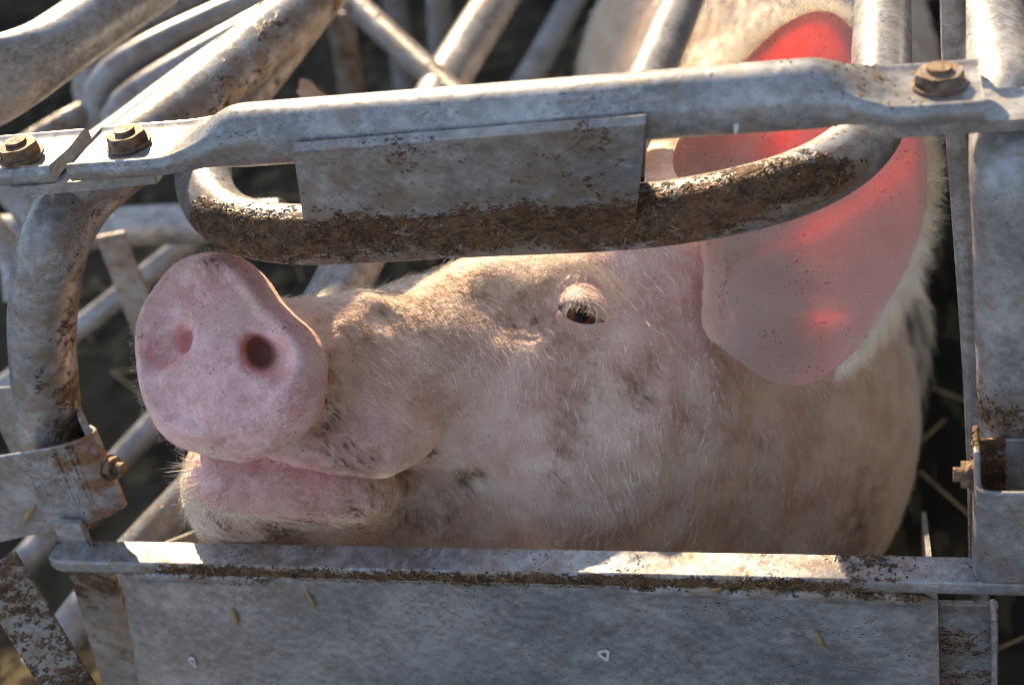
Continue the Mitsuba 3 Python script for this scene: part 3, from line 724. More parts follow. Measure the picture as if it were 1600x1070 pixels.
mouth_line = [(-0.1779, 0.0104, 0.0765), (-0.1659, 0.0081, 0.0750), (-0.1547, 0.0090, 0.0753), (-0.1295, -0.0141, 0.0988), (-0.1217, -0.0134, 0.1015), (-0.1150, -0.0109, 0.0999), (-0.1224, 0.0170, 0.0725), (-0.1141, 0.0175, 0.0683), (-0.1058, 0.0182, 0.0653), (-0.0966, 0.0199, 0.0596), (-0.0830, 0.0246, 0.0522), (-0.0714, 0.0286, 0.0504), (-0.0639, 0.0427, 0.0439), (-0.0562, 0.0545, 0.0456)]
creases = [
    ([(-0.1499, -0.0147, 0.1043), (-0.1424, -0.0157, 0.1097), (-0.1333, -0.0154, 0.1122), (-0.1244, -0.0149, 0.1117), (-0.1205, -0.0141, 0.1075)], 0.0016, 0.0022),
    ([(-0.1030, 0.0357, 0.0847), (-0.0994, 0.0297, 0.0785), (-0.0909, 0.0254, 0.0719), (-0.0818, 0.0258, 0.0672), (-0.0739, 0.0278, 0.0647)], 0.0075, 0.0034),
    ([(-0.1129, -0.0105, 0.1009), (-0.1143, 0.0218, 0.0792), (-0.1000, 0.0213, 0.0719), (-0.0869, 0.0223, 0.0615)], 0.0016, 0.0026),
    ([(-0.0601, 0.0756, 0.0085), (-0.0518, 0.0754, 0.0034), (-0.0426, 0.0758, 0.0010), (-0.0346, 0.0764, 0.0069)], 0.0040, 0.0034),
    ([(-0.1074, 0.0703, 0.1291), (-0.0991, 0.0575, 0.1219), (-0.0972, 0.0467, 0.1090), (-0.1013, 0.0383, 0.0945), (-0.1081, 0.0321, 0.0852)], 0.0075, 0.0055),
    ([(-0.0812, 0.0994, 0.1145), (-0.0708, 0.0920, 0.1062), (-0.0663, 0.0787, 0.0967), (-0.0671, 0.0649, 0.0832)], 0.0035, 0.007),
    ([(0.0089, 0.1492, 0.0828), (0.0125, 0.1572, 0.0890), (0.0196, 0.1660, 0.0916), (0.0293, 0.1714, 0.0898), (0.0392, 0.1707, 0.0831), (0.0452, 0.1597, 0.0756), (0.0455, 0.1486, 0.0710)], 0.0034, 0.0026),
    ([(-0.0021, 0.1386, 0.0787), (0.0037, 0.1433, 0.0793), (0.0109, 0.1461, 0.0815)], 0.0022, 0.0020),
    ([(0.0030, 0.1529, 0.0863), (0.0080, 0.1621, 0.0922), (0.0172, 0.1734, 0.0947), (0.0294, 0.1783, 0.0930), (0.0430, 0.1783, 0.0858)], 0.0024, 0.0032),
    ([(0.0140, 0.1396, 0.0776), (0.0223, 0.1347, 0.0730), (0.0330, 0.1348, 0.0678), (0.0440, 0.1398, 0.0650)], 0.0024, 0.0032),
    ([(0.0883, 0.1631, 0.0525), (0.0932, 0.1458, 0.0350), (0.0945, 0.1259, 0.0148), (0.0875, 0.1024, -0.0124), (0.0746, 0.0888, -0.0431)], 0.0110, 0.012),
    ([(0.0585, 0.1089, 0.0334), (0.0675, 0.1242, 0.0415), (0.0780, 0.1407, 0.0464)], 0.0055, 0.009),
    ([(0.1028, 0.1848, 0.0470), (0.1061, 0.1729, 0.0351), (0.1168, 0.1696, 0.0118), (0.1326, 0.1860, -0.0122)], 0.0030, 0.006),
    ([(0.0260, 0.1235, 0.0624), (0.0228, 0.1051, 0.0467), (0.0289, 0.0897, 0.0288), (0.0383, 0.0763, 0.0095)], 0.0045, 0.012),
    ([(0.0005, 0.1319, 0.0765), (-0.0075, 0.1377, 0.0800), (-0.0147, 0.1382, 0.0823)], 0.0014, 0.0018), ([(0.0034, 0.1285, 0.0749), (-0.0024, 0.1250, 0.0756), (-0.0102, 0.1250, 0.0777)], 0.0014, 0.0018), ([(0.0175, 0.1350, 0.0739), (0.0134, 0.1286, 0.0712), (0.0119, 0.1209, 0.0685)], 0.0014, 0.0018),
    ([(0.0488, 0.1530, 0.0703), (0.0567, 0.1508, 0.0658), (0.0629, 0.1454, 0.0606)], 0.0016, 0.0022), ([(0.0470, 0.1611, 0.0746), (0.0553, 0.1633, 0.0719), (0.0632, 0.1620, 0.0677)], 0.0014, 0.0022), ([(0.0143, 0.1268, 0.0700), (0.0293, 0.1286, 0.0635), (0.0463, 0.1347, 0.0612)], 0.0014, 0.0026),
    ([(0.1271, 0.1679, -0.0184), (0.1235, 0.1486, -0.0405), (0.1231, 0.1403, -0.0777)], 0.0045, 0.012), ([(0.1600, 0.1966, -0.0412), (0.1554, 0.1722, -0.0657), (0.1565, 0.1599, -0.1121)], 0.0040, 0.014),
    ([(-0.0939, 0.0720, 0.1207), (-0.0877, 0.0622, 0.1091), (-0.0870, 0.0508, 0.0942), (-0.0910, 0.0440, 0.0853)], 0.0025, 0.0045), ([(-0.0863, 0.0907, 0.1168), (-0.0793, 0.0765, 0.1079)], 0.0016, 0.004),
    ([(-0.1812, 0.0307, 0.1428), (-0.1551, 0.0209, 0.1439), (-0.1380, 0.0189, 0.1432)], 0.0006, 0.0016),
    ([(-0.1876, 0.0472, 0.1495), (-0.1728, 0.0398, 0.1506), (-0.1540, 0.0343, 0.1521)], 0.0004, 0.0014),
]
bulges = [
    ((-0.0980, 0.1110, 0.1175), 0.007, 0.016), ((-0.1110, 0.0785, 0.1332), -0.003, 0.014), ((-0.0782, 0.0550, 0.0717), 0.008, 0.024), ((-0.0396, 0.0832, 0.0543), -0.007, 0.024), ((0.0066, 0.1164, 0.0606), 0.006, 0.03), ((-0.0230, 0.1111, 0.0724), 0.003, 0.03),
    ((0.0221, 0.1825, 0.0906), 0.006, 0.018), ((-0.0327, 0.1743, 0.0956), 0.009, 0.032), ((0.0019, 0.1647, 0.0883), 0.005, 0.014), ((-0.0150, 0.1416, 0.0848), -0.005, 0.024), ((0.0624, 0.1395, 0.0501), 0.005, 0.028), ((0.0706, 0.1046, 0.0116), 0.006, 0.035), ((0.0373, 0.1109, 0.0420), -0.004, 0.022),
    ((0.0171, 0.0703, -0.0061), 0.007, 0.04), ((-0.0258, 0.0701, -0.0172), -0.004, 0.03), ((-0.1315, 0.0206, 0.0583), 0.003, 0.02), ((0.1060, 0.1504, 0.0110), 0.004, 0.03), ((0.1326, 0.1580, -0.0705), 0.006, 0.05), ((-0.0653, 0.0838, 0.0930), 0.003, 0.02),
    ((-0.1449, -0.0021, 0.1216), 0.0025, 0.016), ((-0.1132, 0.0028, 0.1309), 0.002, 0.014), ((-0.1604, 0.0588, 0.1632), 0.002, 0.014), ((-0.1565, 0.0257, 0.1458), 0.0015, 0.010), ((-0.1076, 0.0305, 0.1522), 0.002, 0.010),
]
def polyline(p, pts):
    pts = np.asarray(pts, float)
    best = np.full(len(p), 9.0)
    for a, b in zip(pts[:-1], pts[1:]):
        ab = b - a
        h = np.clip((p - a) @ ab / (ab @ ab), 0, 1)
        best = np.minimum(best, np.linalg.norm(p - a - h[:, None] * ab, axis=1))
    return best


LIP = [((-0.1547, 0.0173, 0.0791), .0088), ((-0.1408, 0.0277, 0.0783), .0098), ((-0.1231, 0.0304, 0.0722), .0120), ((-0.1035, 0.0325, 0.0642), .0138), ((-0.0793, 0.0407, 0.0555), .0148), ((-0.0659, 0.0634, 0.0493), .0130)]
MOUTH_END = np.array((-0.0618, 0.0672, 0.0346))


def base_sdf(p):
    d = cone(p, (-0.1296, 0.0717, 0.0945), (-0.0685, 0.1445, 0.0309), 0.0415, 0.0640)
    d = smin(d, cone(p, (-0.1650, 0.0629, 0.1092), (-0.1312, 0.0747, 0.0923), 0.0360, 0.0415), 0.012)
    d = smin(d, cone(p, (-0.0684, 0.1457, 0.0326), (0.0135, 0.2255, -0.0001), 0.060, 0.108), 0.03)
    d = smin(d, ell(p, (0.0014, 0.1844, -0.0532), (0.115, 0.105, 0.125)), 0.04)
    d = smin(d, ell(p, (0.0870, 0.3278, -0.1501), (0.122, 0.19, 0.185)), 0.05)
    d = smin(d, ell(p, (0.0358, 0.3200, 0.0252), (0.085, 0.07, 0.11)), 0.05)
    d = smin(d, cone(p, (0.0973, 0.3462, -0.1647), (0.0670, 0.8985, -0.1379), 0.128, 0.172), 0.06)
    d = smin(d, cone(p, (0.0705, 0.8992, -0.1384), (0.0812, 2.0067, -0.0055), 0.175, 0.20), 0.08)
    for a, b, r in (((0.07, 0.44, -0.16), (0.06, 0.42, -0.345), .05), ((0.18, 0.46, -0.16), (0.18, 0.44, -0.345), .05), ((0.14, 1.32, -0.1), (0.13, 1.30, -0.345), .08), ((0.36, 1.32, -0.1), (0.37, 1.30, -0.345), .08)):
        d = smin(d, cone(p, a, b, r, 0.038), 0.05)
    near = d < 0.2
    if near.any():
        q = p[near]
        e = smin(d[near], disc(q), 0.004 + 0.018 * np.clip((-0.026 - (q - DC) @ D2) / 0.014, 0, 1))
        e = smin(e, ell(q, (-0.0945, 0.0775, 0.0431), (0.034, 0.025, 0.034)), 0.010)
        lip = np.minimum.reduce([cone(q, a, b, ra, rb) for (a, ra), (b, rb) in zip(LIP[:-1], LIP[1:])])
        e = smin(e, lip, 0.013)
        j = cone(q, (-0.1848, 0.0707, 0.0032), (-0.0593, 0.1446, -0.0636), 0.0490, 0.076)
        j = smin(j, cone(q, (-0.1722, 0.0172, 0.0564), (-0.1032, 0.0453, 0.0227), 0.0215, 0.0215), 0.034)
        e = smin(e, j, 0.0015 + 0.02 * np.clip(((q - MOUTH_END) @ HR + 0.012) / 0.03, 0, 1))
        fe = np.minimum.reduce([cone(q, far_ear[0], far_ear[1], 0.012, 0.006), cone(q, far_ear[0], far_ear[2], 0.012, 0.02), cone(q, far_ear[2], far_ear[3], 0.02, 0.03)])
        e = smin(e, fe, 0.02)
        lid = np.linalg.norm(q - EYE_C, axis=1) - (EYE_R + 0.0019)
        e = smin(e, smax(lid, -((q - EYE_C) @ EN) - 0.004, 0.004), 0.008)
        for c, h, w in bulges:
            r2 = ((q - np.array(c)) ** 2).sum(1) / w ** 2
            e = e - h * np.exp(-r2)
        b_ = np.abs(e) < 0.02
        e[b_] += 0.0024 * (meshkit.fbm(q[b_] * 42, 3, seed=41) - 0.5)
        d = d.copy()
        d[near] = e
    return d


def head_sdf(p):
    d = base_sdf(p)
    near = np.abs(d) < 0.06
    q, e = p[near], d[near]
    if len(q):
        # the eye's opening
        t = np.linalg.norm(q - EYE_C, axis=1)
        loc = q - EYE_C
        x, y, h = loc @ E1, loc @ E2, loc @ EN
        yy = y - 0.0006 - 3.0 * x ** 2 * 0
        almond = np.maximum(np.hypot(x, yy + 0.0168) - 0.0230, np.hypot(x, yy - 0.0172) - 0.0226)
        e = smax(e, -np.maximum(almond, -(h - 0.002)), 0.0016)
        e = np.minimum(e, np.maximum(t - EYE_R * 0.955, h - EYE_R * 0.5))
        # nostrils
        for c, a, r0, r1 in NOSTRILS:
            e = smax(e, -cone(q, c, a, r0, r1), 0.007)
        for pts, depth, width in creases:
            pts = np.asarray(pts, float)
            box = ((q > pts.min(0) - 3 * width) & (q < pts.max(0) + 3 * width)).all(1)
            if box.any():
                e[box] += depth * np.exp(-(polyline(q[box], pts) / width) ** 2)
        d = d.copy()
        d[near] = e
    dd, i = ear_tree.query(p, distance_upper_bound=0.05, workers=-1)
    ok = np.isfinite(dd)
    ear = np.where(ok, dd - ear_rt[np.minimum(i, len(ear_rt) - 1)], 0.05)
    d = smin(d, ear, 0.010)
    return smax(d, -cone(p, (0.1165, 0.2181, 0.0766), (0.0991, 0.2732, 0.0551), 0.0075, 0.006), 0.006)


NOSTRILS = [((-0.1138, 0.0117, 0.1458), (-0.1325, 0.0331, 0.1346), 0.0108, 0.0085), ((-0.1245, 0.0128, 0.1577), (-0.1478, 0.0599, 0.1186), 0.0060, 0.0056), ((-0.1213, 0.0078, 0.1492), (-0.1457, 0.0577, 0.1145), 0.0062, 0.0056),
            ((-0.1752, 0.0044, 0.1785), (-0.1906, 0.0388, 0.1518), 0.0135, 0.0112), ((-0.1772, -0.0033, 0.1648), (-0.1919, 0.0326, 0.1399), 0.0140, 0.0112), ((-0.1768, 0.0116, 0.1624), (-0.1835, 0.0508, 0.1314), 0.0090, 0.0066)]
# SDF END


def sparse_grid(f, lo, hi, h, block=8):
    n = np.ceil((np.array(hi) - lo) / h / block).astype(int)
    c = (np.stack(np.meshgrid(*[np.arange(k) for k in n], indexing='ij'), -1).reshape(-1, 3) + 0.5) * block * h + lo
    dc = f(c)
    keep = np.abs(dc) < block * h * 0.87 * 1.35 + 0.012
    vol = np.empty(n * block, np.float32)
    idx = np.stack(np.meshgrid(*[np.arange(k) for k in n], indexing='ij'), -1).reshape(-1, 3)
    vb = vol.reshape(n[0], block, n[1], block, n[2], block)
    vb[...] = dc.reshape(n)[:, None, :, None, :, None]
    off = np.stack(np.meshgrid(*[np.arange(block)] * 3, indexing='ij'), -1).reshape(-1, 3)
    bl = idx[keep]
    for s in range(0, len(bl), 700):
        b = bl[s:s + 1500]
        pts = ((b[:, None] * block + off[None]).reshape(-1, 3)) * h + lo
        val = f(pts).astype(np.float32).reshape(len(b), block, block, block)
        for k, (i, j, l) in enumerate(b):
            vb[i, :, j, :, l, :] = val[k]
    return vol


def surface_nets(vol, lo, h):
    s = vol < 0
    corners = np.stack([s[a:vol.shape[0] - 1 + a, b:vol.shape[1] - 1 + b, c:vol.shape[2] - 1 + c] for a in (0, 1) for b in (0, 1) for c in (0, 1)])
    cnt = corners.sum(0)
    cells = np.argwhere((cnt > 0) & (cnt < 8))
    num = np.full(np.array(vol.shape) - 1, -1, np.int32)
    num[tuple(cells.T)] = np.arange(len(cells))
    acc, k = np.zeros((len(cells), 3)), np.zeros(len(cells))
    cs = [(a, b, c) for a in (0, 1) for b in (0, 1) for c in (0, 1)]
    for i in range(8):
        for j in range(i + 1, 8):
            da = np.array(cs[j]) - cs[i]
            if np.abs(da).sum() != 1:
                continue
            va, vb_ = vol[tuple((cells + cs[i]).T)], vol[tuple((cells + cs[j]).T)]
            x = (va < 0) != (vb_ < 0)
            t = np.where(x, va / np.where(x, va - vb_, 1), 0)
            acc += np.where(x[:, None], np.array(cs[i]) + t[:, None] * da, 0)
            k += x
    v = (cells + acc / k[:, None]) * h + lo
    faces = []
    for ax in range(3):
        sl0, sl1 = [slice(None)] * 3, [slice(None)] * 3
        sl0[ax], sl1[ax] = slice(0, -1), slice(1, None)
        e = np.argwhere(s[tuple(sl0)] != s[tuple(sl1)])
        o1, o2 = [(1, 2), (2, 0), (0, 1)][ax]
        m = (e[:, o1] > 0) & (e[:, o2] > 0) & (e[:, o1] < num.shape[o1]) & (e[:, o2] < num.shape[o2])
        e = e[m]
        neg = s[tuple(e.T)]
        q = []
        for a, b in ((1, 1), (0, 1), (0, 0), (1, 0)):
            c = e.copy()
            c[:, o1] -= a
            c[:, o2] -= b
            q.append(num[tuple(c.T)])
        q = np.stack(q, 1)
        q[~neg] = q[~neg][:, ::-1]
        faces.append(q[(q >= 0).all(1)])
    q = np.vstack(faces)
    return v, np.vstack([q[:, [0, 1, 2]], q[:, [0, 2, 3]]])


def gradient(f, v, e=4e-4):
    g = np.empty_like(v)
    for s in range(0, len(v), 150000):
        w = v[s:s + 150000]
        g[s:s + 150000] = np.stack([f(w + d) - f(w - d) for d in np.eye(3) * e], 1) / (2 * e)
    return g


FINE = 0.0020
lo_f, hi_f = np.array([-0.22, -0.06, -0.14]), np.array([0.30, 0.46, 0.32])
fv, ff = surface_nets(sparse_grid(head_sdf, lo_f, hi_f, FINE), lo_f, FINE)
lo_c, hi_c = np.array([-0.35, -0.09, -0.40]), np.array([0.75, 1.75, 0.45])
cv, cf = surface_nets(sparse_grid(head_sdf, lo_c, hi_c, 0.008, 6), lo_c, 0.008)
inside = ((cv > lo_f + 0.010) & (cv < hi_f - 0.022)).all(1)
cf = cf[~inside[cf].all(1)]
fn = gradient(head_sdf, fv)
fv = fv - fn * np.clip(head_sdf(fv), -0.001, 0.001)[:, None] / np.maximum((fn ** 2).sum(1), 0.3)[:, None]
fn = unit(gradient(head_sdf, fv))
cn = unit(gradient(head_sdf, cv, 2e-3))
pv_, pf_, pn_ = np.vstack([fv, cv]), np.vstack([ff, cf + len(fv)]), np.vstack([fn, cn])


def blobs(v, spots):
    out = np.zeros(len(v))
    for c, r, s in spots:
        k = s * np.exp(-((v - np.array(c)) ** 2).sum(1) / r ** 2)
        out = np.maximum(out, k)
    return out


# grime where it lies on this animal: round the mouth and chin, behind the snout, below the eye, down the cheek
grime = [
    ((-0.1072, 0.0213, 0.0748), .012, .55), ((-0.0962, 0.0215, 0.0552), .018, .75), ((-0.1278, 0.0175, 0.0221), .020, .72), ((-0.0979, 0.0252, 0.0193), .028, .70), ((-0.1583, 0.0275, 0.0004), .024, .72), ((-0.1881, 0.0220, 0.0101), .018, .6), ((-0.1891, 0.0231, 0.0224), .014, .5), ((-0.1016, 0.0373, 0.0858), .010, .7), ((-0.1008, 0.0387, 0.0942), .008, .9), ((-0.0984, 0.0449, 0.1081), .007, .9), ((-0.0997, 0.0534, 0.1203), .007, .7), ((-0.1064, 0.0308, 0.0824), .007, .8),
    ((-0.0913, 0.0263, 0.0731), .007, .8), ((-0.0773, 0.0271, 0.0662), .006, .8), ((-0.0632, 0.0689, 0.0297), .008, .8), ((-0.0464, 0.0756, 0.0033), .010, .95), ((-0.0373, 0.0764, 0.0079), .008, .8), ((-0.0840, 0.0713, 0.0104), .014, .6),
    ((-0.1630, 0.0723, 0.1749), .014, .62), ((-0.1692, 0.0669, 0.1715), .010, .45), ((-0.1518, 0.0699, 0.1724), .010, .4), ((-0.0713, 0.1174, 0.1076), .03, .5), ((-0.0470, 0.1482, 0.1008), .035, .55), ((-0.0160, 0.1501, 0.0888), .03, .5), ((-0.0899, 0.0762, 0.1177), .02, .32), ((-0.0521, 0.0911, 0.0875), .03, .22),
    ((-0.0116, 0.1313, 0.0797), .010, .85), ((-0.0013, 0.1416, 0.0795), .012, .65), ((0.0083, 0.1457, 0.0804), .007, .8), ((0.0137, 0.1330, 0.0730), .008, .55), ((0.0263, 0.1093, 0.0483), .02, .5), ((0.0230, 0.0941, 0.0353), .016, .5), ((0.0195, 0.0824, 0.0246), .012, .5), ((0.0658, 0.1175, 0.0367), .010, .6), ((0.0580, 0.1242, 0.0466), .014, .5), ((0.0708, 0.1351, 0.0482), .014, .45),
    ((0.0153, 0.0717, 0.0107), .012, .5), ((0.0260, 0.1235, 0.0624), .018, .35), ((0.0928, 0.1272, 0.0188), .018, .35), ((0.0958, 0.1161, -0.0030), .018, .35), ((0.0490, 0.0761, -0.0005), .05, .18), ((0.1329, 0.1487, -0.0737), .07, .22), ((0.1930, 0.2013, -0.1312), .05, .36), ((0.1156, 0.2069, 0.0754), .009, 1.3), ((0.1189, 0.2011, 0.0693), .006, 1.2), ((0.1116, 0.2118, 0.0808), .007, 1.2), ((0.1242, 0.2969, 0.0615), .03, .5),
    ((0.1907, 0.3333, -0.0229), .012, .45), ((0.1568, 0.3040, 0.0190), .03, .25), ((-0.0784, 0.0640, -0.0125), .03, .5),
]
dirt_v = blobs(pv_, grime)
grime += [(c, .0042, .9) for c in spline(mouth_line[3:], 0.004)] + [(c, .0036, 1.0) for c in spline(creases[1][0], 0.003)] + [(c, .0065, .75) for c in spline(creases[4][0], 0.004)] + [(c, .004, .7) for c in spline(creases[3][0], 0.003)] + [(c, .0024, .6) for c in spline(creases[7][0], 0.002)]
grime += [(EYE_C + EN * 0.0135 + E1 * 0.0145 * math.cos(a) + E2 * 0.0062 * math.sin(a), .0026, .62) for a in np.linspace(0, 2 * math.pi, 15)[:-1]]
rosy = [
    ((-0.1764, 0.0519, 0.1550), .04, 1.0), ((-0.1452, 0.0071, 0.1325), .045, 1.0), ((-0.1167, 0.0285, 0.1517), .03, 1.0), ((-0.1601, 0.0650, 0.1724), .03, 1.0), ((-0.1115, -0.0023, 0.1303), .035, 1.0), ((-0.1980, 0.0296, 0.1350), .03, 1.0), ((-0.1756, 0.0026, 0.1182), .03, 1.0), ((-0.1317, -0.0155, 0.1095), .02, 1.0), ((-0.1466, 0.0103, 0.0644), .032, 1), ((-0.1179, 0.0218, 0.0499), .034, 1), ((-0.1661, 0.0002, 0.0681), .030, 1), ((0.0981, 0.1979, 0.0633), .03, .7), ((0.1006, 0.2294, 0.0777), .025, .8),
    ((-0.0771, 0.0419, 0.0773), .022, .55), ((-0.0639, 0.0663, 0.0773), .03, .35), ((-0.1143, 0.0243, 0.0820), .014, .6), ((0.0228, 0.1666, 0.0911), .02, .3), ((0.0281, 0.1386, 0.0808), .014, .4), ((0.0078, 0.1533, 0.0859), .018, .35), ((0.0606, 0.1778, 0.0777), .05, .45), ((0.0947, 0.1904, 0.0634), .05, .6), ((-0.0114, 0.0929, 0.0465), .05, .3), ((0.0707, 0.1384, 0.0507), .04, .4),
]
pink_v = np.clip(blobs(pv_, rosy) * 1.15, 0, 1)
# the ear's thin leaf, rooted inside the fleshy base that belongs to the field
from scipy.spatial import Delaunay
keep_ = (np.round(ear_g[:, 0] / 0.0013).astype(int) % 2 == 0) & (np.round(ear_g[:, 1] / 0.0013).astype(int) % 2 == 0) & (ear_edge > 0.0012)
rim2 = ear_loop[:, :2]
flat = np.vstack([rim2, ear_g[keep_]])
tri = Delaunay(flat).simplices
cen = flat[tri].mean(1)
near_d, _n = cKDTree(ear_g).query(cen)
tri = tri[near_d < 0.0012]
depth_ = np.r_[ear_rbf(rim2), ear_z[keep_]]
edge_ = np.r_[np.zeros(len(rim2)), ear_edge[keep_]]
half = 0.0004 + 0.0016 * np.clip(edge_ / 0.006, 0, 1) ** 0.5 + 0.0008 * np.clip(edge_ / 0.05, 0, 1)
relief = (0.0075 * (meshkit.fbm(np.c_[flat * 17, flat[:, :1] * 0], 3, seed=14) - 0.5) + 0.0010 * (meshkit.fbm(np.c_[flat * 90, flat[:, :1] * 0], 2, seed=15) - 0.5)) * np.clip(edge_ / 0.01, 0, 1)
for ridge, rh in (([(0.1072, 0.2062, 0.0820), (0.1472, 0.2240, 0.0886), (0.1916, 0.2383, 0.1064), (0.2233, 0.2404, 0.1307)], 0.0050), ([(0.1099, 0.1840, 0.0671), (0.1514, 0.1860, 0.0595), (0.1946, 0.1864, 0.0579)], 0.0042), ([(0.1038, 0.2220, 0.1062), (0.1323, 0.2491, 0.1316), (0.1654, 0.2701, 0.1641), (0.1821, 0.2825, 0.1921)], 0.0042)):
    rl = spline(np.c_[(np.array(ridge) @ HEAD)[:, :2], np.zeros(len(ridge))], 0.003)[:, :2]
    relief -= rh * np.exp(-(cKDTree(rl).query(flat)[0] / 0.0085) ** 2) * np.clip(edge_ / 0.02, 0, 1)
mid = np.c_[flat, depth_ + relief] @ HEAD.T
a_, b_, c_ = flat[tri[:, 0]], flat[tri[:, 1]], flat[tri[:, 2]]
ccw = ((b_ - a_)[:, 0] * (c_ - a_)[:, 1] - (b_ - a_)[:, 1] * (c_ - a_)[:, 0]) > 0
tri[~ccw] = tri[~ccw][:, ::-1]
nrm_ = trimesh.Trimesh(mid, tri, process=False).vertex_normals
sgn = np.sign((nrm_ @ HF).mean())
front_v, back_v = mid - nrm_ * sgn * half[:, None], mid + nrm_ * sgn * half[:, None]
nr = len(mid)
tf = tri if sgn < 0 else tri[:, ::-1]
kk = np.arange(400)
k2 = (kk + 1) % 400
rimq = np.vstack([np.stack([kk, k2, k2 + nr], 1), np.stack([kk, k2 + nr, kk + nr], 1)])
ear_mesh = trimesh.Trimesh(np.vstack([front_v, back_v]), np.vstack([tf, tf[:, ::-1] + nr, rimq]), process=False)
if ear_mesh.volume < 0:
    ear_mesh.invert()
ear_n = np.vstack([-nrm_ * sgn, nrm_ * sgn])
# gristle: near the root the ear is thicker, so more layers of flesh lie between its skins
root_d = cKDTree(ear_root_line).query(flat)[0] + 0.012 * (meshkit.fbm(np.c_[flat * 60, flat[:, :1] * 0], 3, seed=23) - 0.5)
layers = [(mid, tri)]
for reach, at_ in ((0.026, -0.5), (0.037, -0.25), (0.049, 0.25), (0.060, 0.5)):
    layers.append((mid + nrm_ * sgn * half[:, None] * at_, tri[(root_d[tri] < reach).all(1)]))
lv_ = np.vstack([a for a, b in layers])
lf_ = np.vstack([b + j * nr for j, (a, b) in enumerate(layers)])
ln_ = np.vstack([nrm_] * len(layers))
base_at = base_sdf(pv_)
er, ei = ear_tree.query(pv_, distance_upper_bound=0.012)
rooty = np.where(np.isfinite(er), np.clip((base_at - 0.001) / 0.008, 0, 1), 0)
pink_v = np.where((rooty > 0.25) & (er < 0.0050), 2.0, pink_v)
ear_w = np.zeros(len(pv_))
ear_dirt = blobs(ear_mesh.vertices, grime)
puv = np.vstack([np.stack([dirt_v, pink_v], 1), np.stack([ear_dirt * 0.8, np.full(len(ear_dirt), 2.0)], 1), np.stack([(np.arange(len(lv_)) >= nr) * 1.0, np.full(len(lv_), 3.0)], 1)])       # the last rows: the flesh between the ear's two skins
body_v, body_f, body_n = np.vstack([pv_, ear_mesh.vertices, lv_]), np.vstack([pf_, ear_mesh.faces + len(pv_), lf_ + len(pv_) + 2 * nr]), np.vstack([pn_, ear_n, ln_])
pig_path = meshkit.write_ply((body_v, body_f), False, puv, None, normals=body_n)
scene['pig__body'] = {'type': 'ply', 'filename': pig_path, 'face_normals': False, 'bsdf': {'type': 'ref', 'id': 'skin'}}
tag('pig', 'pale pink sow with a dirty face pushing its snout out under the head bar', 'pig')

# ------------------------------------------------------------------ the eye
def eye_color(p, n, uv):
    d = dr.sqrt(dr.square(uv.x) + dr.square(uv.y))
    ang = dr.atan2(uv.y, uv.x)
    iris = mix((0.065, 0.025, 0.010), (0.19, 0.075, 0.028), noise(ang * 9 + 20, d * 12))
    iris = mix((0.02, 0.01, 0.006), iris, smoothstep(1.0, 0.86, d))
    c = mix(iris, (0.62, 0.56, 0.53), smoothstep(0.98, 1.04, d))
    return mix((0.004, 0.004, 0.004), c, smoothstep(0.44, 0.50, d))


scene['eyeball'] = {'type': 'principled', 'base_color': proc(eye_color), 'roughness': 0.25, 'specular': 0.1, 'clearcoat': 0.15, 'clearcoat_gloss': 0.995}
eb = trimesh.creation.icosphere(subdivisions=5, radius=EYE_R)
ew = np.array(eb.vertices)
GZ = norm1(EN + 0.10 * E1 - 0.02 * E2)
gx_ = norm1(E1 - GZ * (E1 @ GZ))
gy_ = np.cross(GZ, gx_)
iris_r = 0.0090
euv = np.stack([ew @ gx_, ew @ gy_], 1) / iris_r
euv[(ew @ GZ) < 0] = (3.0, 3.0)
bump = np.clip(1 - np.hypot(euv[:, 0], euv[:, 1]) ** 2, 0, 1) ** 1.0 * ((ew @ GZ) > 0)
ew = ew + GZ * (bump * 0.0012)[:, None]
scene['pig__eye'] = mikit.ply((ew + EYE_C, eb.faces), 'eyeball', smooth=True, uv=euv)


# ------------------------------------------------------------------ bristles
def scatter_on(v, f, n, density, count):
    """Points on the triangles, chosen by area times density at the corners: (face, barycentric weights)."""
    a, b, c = v[f[:, 0]], v[f[:, 1]], v[f[:, 2]]
    area = np.linalg.norm(np.cross(b - a, c - a), axis=1) / 2 * density[f].mean(1)
    pick = rng.choice(len(f), count, p=area / area.sum())
    w = rng.dirichlet((1, 1, 1), count)
    return (w[:, :, None] * v[f[pick]]).sum(1), unit((w[:, :, None] * n[f[pick]]).sum(1)), pick, w


def bristles(root, out, along, length, radius, lift, curl, segs=3):
    """Tapered three-sided hairs as one mesh."""
    t0 = unit(along * np.cos(lift)[:, None] + out * np.sin(lift)[:, None])
    side = unit(np.cross(t0, out))
    rings, radii = [], []
    for k in range(segs + 1):
        s = k / segs
        bend = unit(t0 + out * (-curl * s)[:, None] * 0.6 + side * (curl * s * 0.5)[:, None])
        rings.append(root - out * 0.0004 + bend * (length * s)[:, None])
        radii.append(radius * (1 - 0.8 * s ** 1.5))
    P = np.stack(rings, 1)
    n_ = len(root)
    u_, w_ = side, unit(np.cross(side, t0))
    vs = []
    for k in range(segs + 1):
        for j in range(3):
            a_ = 2 * np.pi * j / 3
            vs.append(P[:, k] + (u_ * np.cos(a_) + w_ * np.sin(a_)) * radii[k][:, None])
    V = np.stack(vs, 1)
    f = []
    for k in range(segs):
        for j in range(3):
            a_, b_, c_, d_ = k * 3 + j, k * 3 + (j + 1) % 3, (k + 1) * 3 + (j + 1) % 3, (k + 1) * 3 + j
            f += [[a_, b_, c_], [a_, c_, d_]]
    f = np.array(f)
    F = (f[None] + (np.arange(n_) * V.shape[1])[:, None, None]).reshape(-1, 3)
    return V.reshape(-1, 3), F


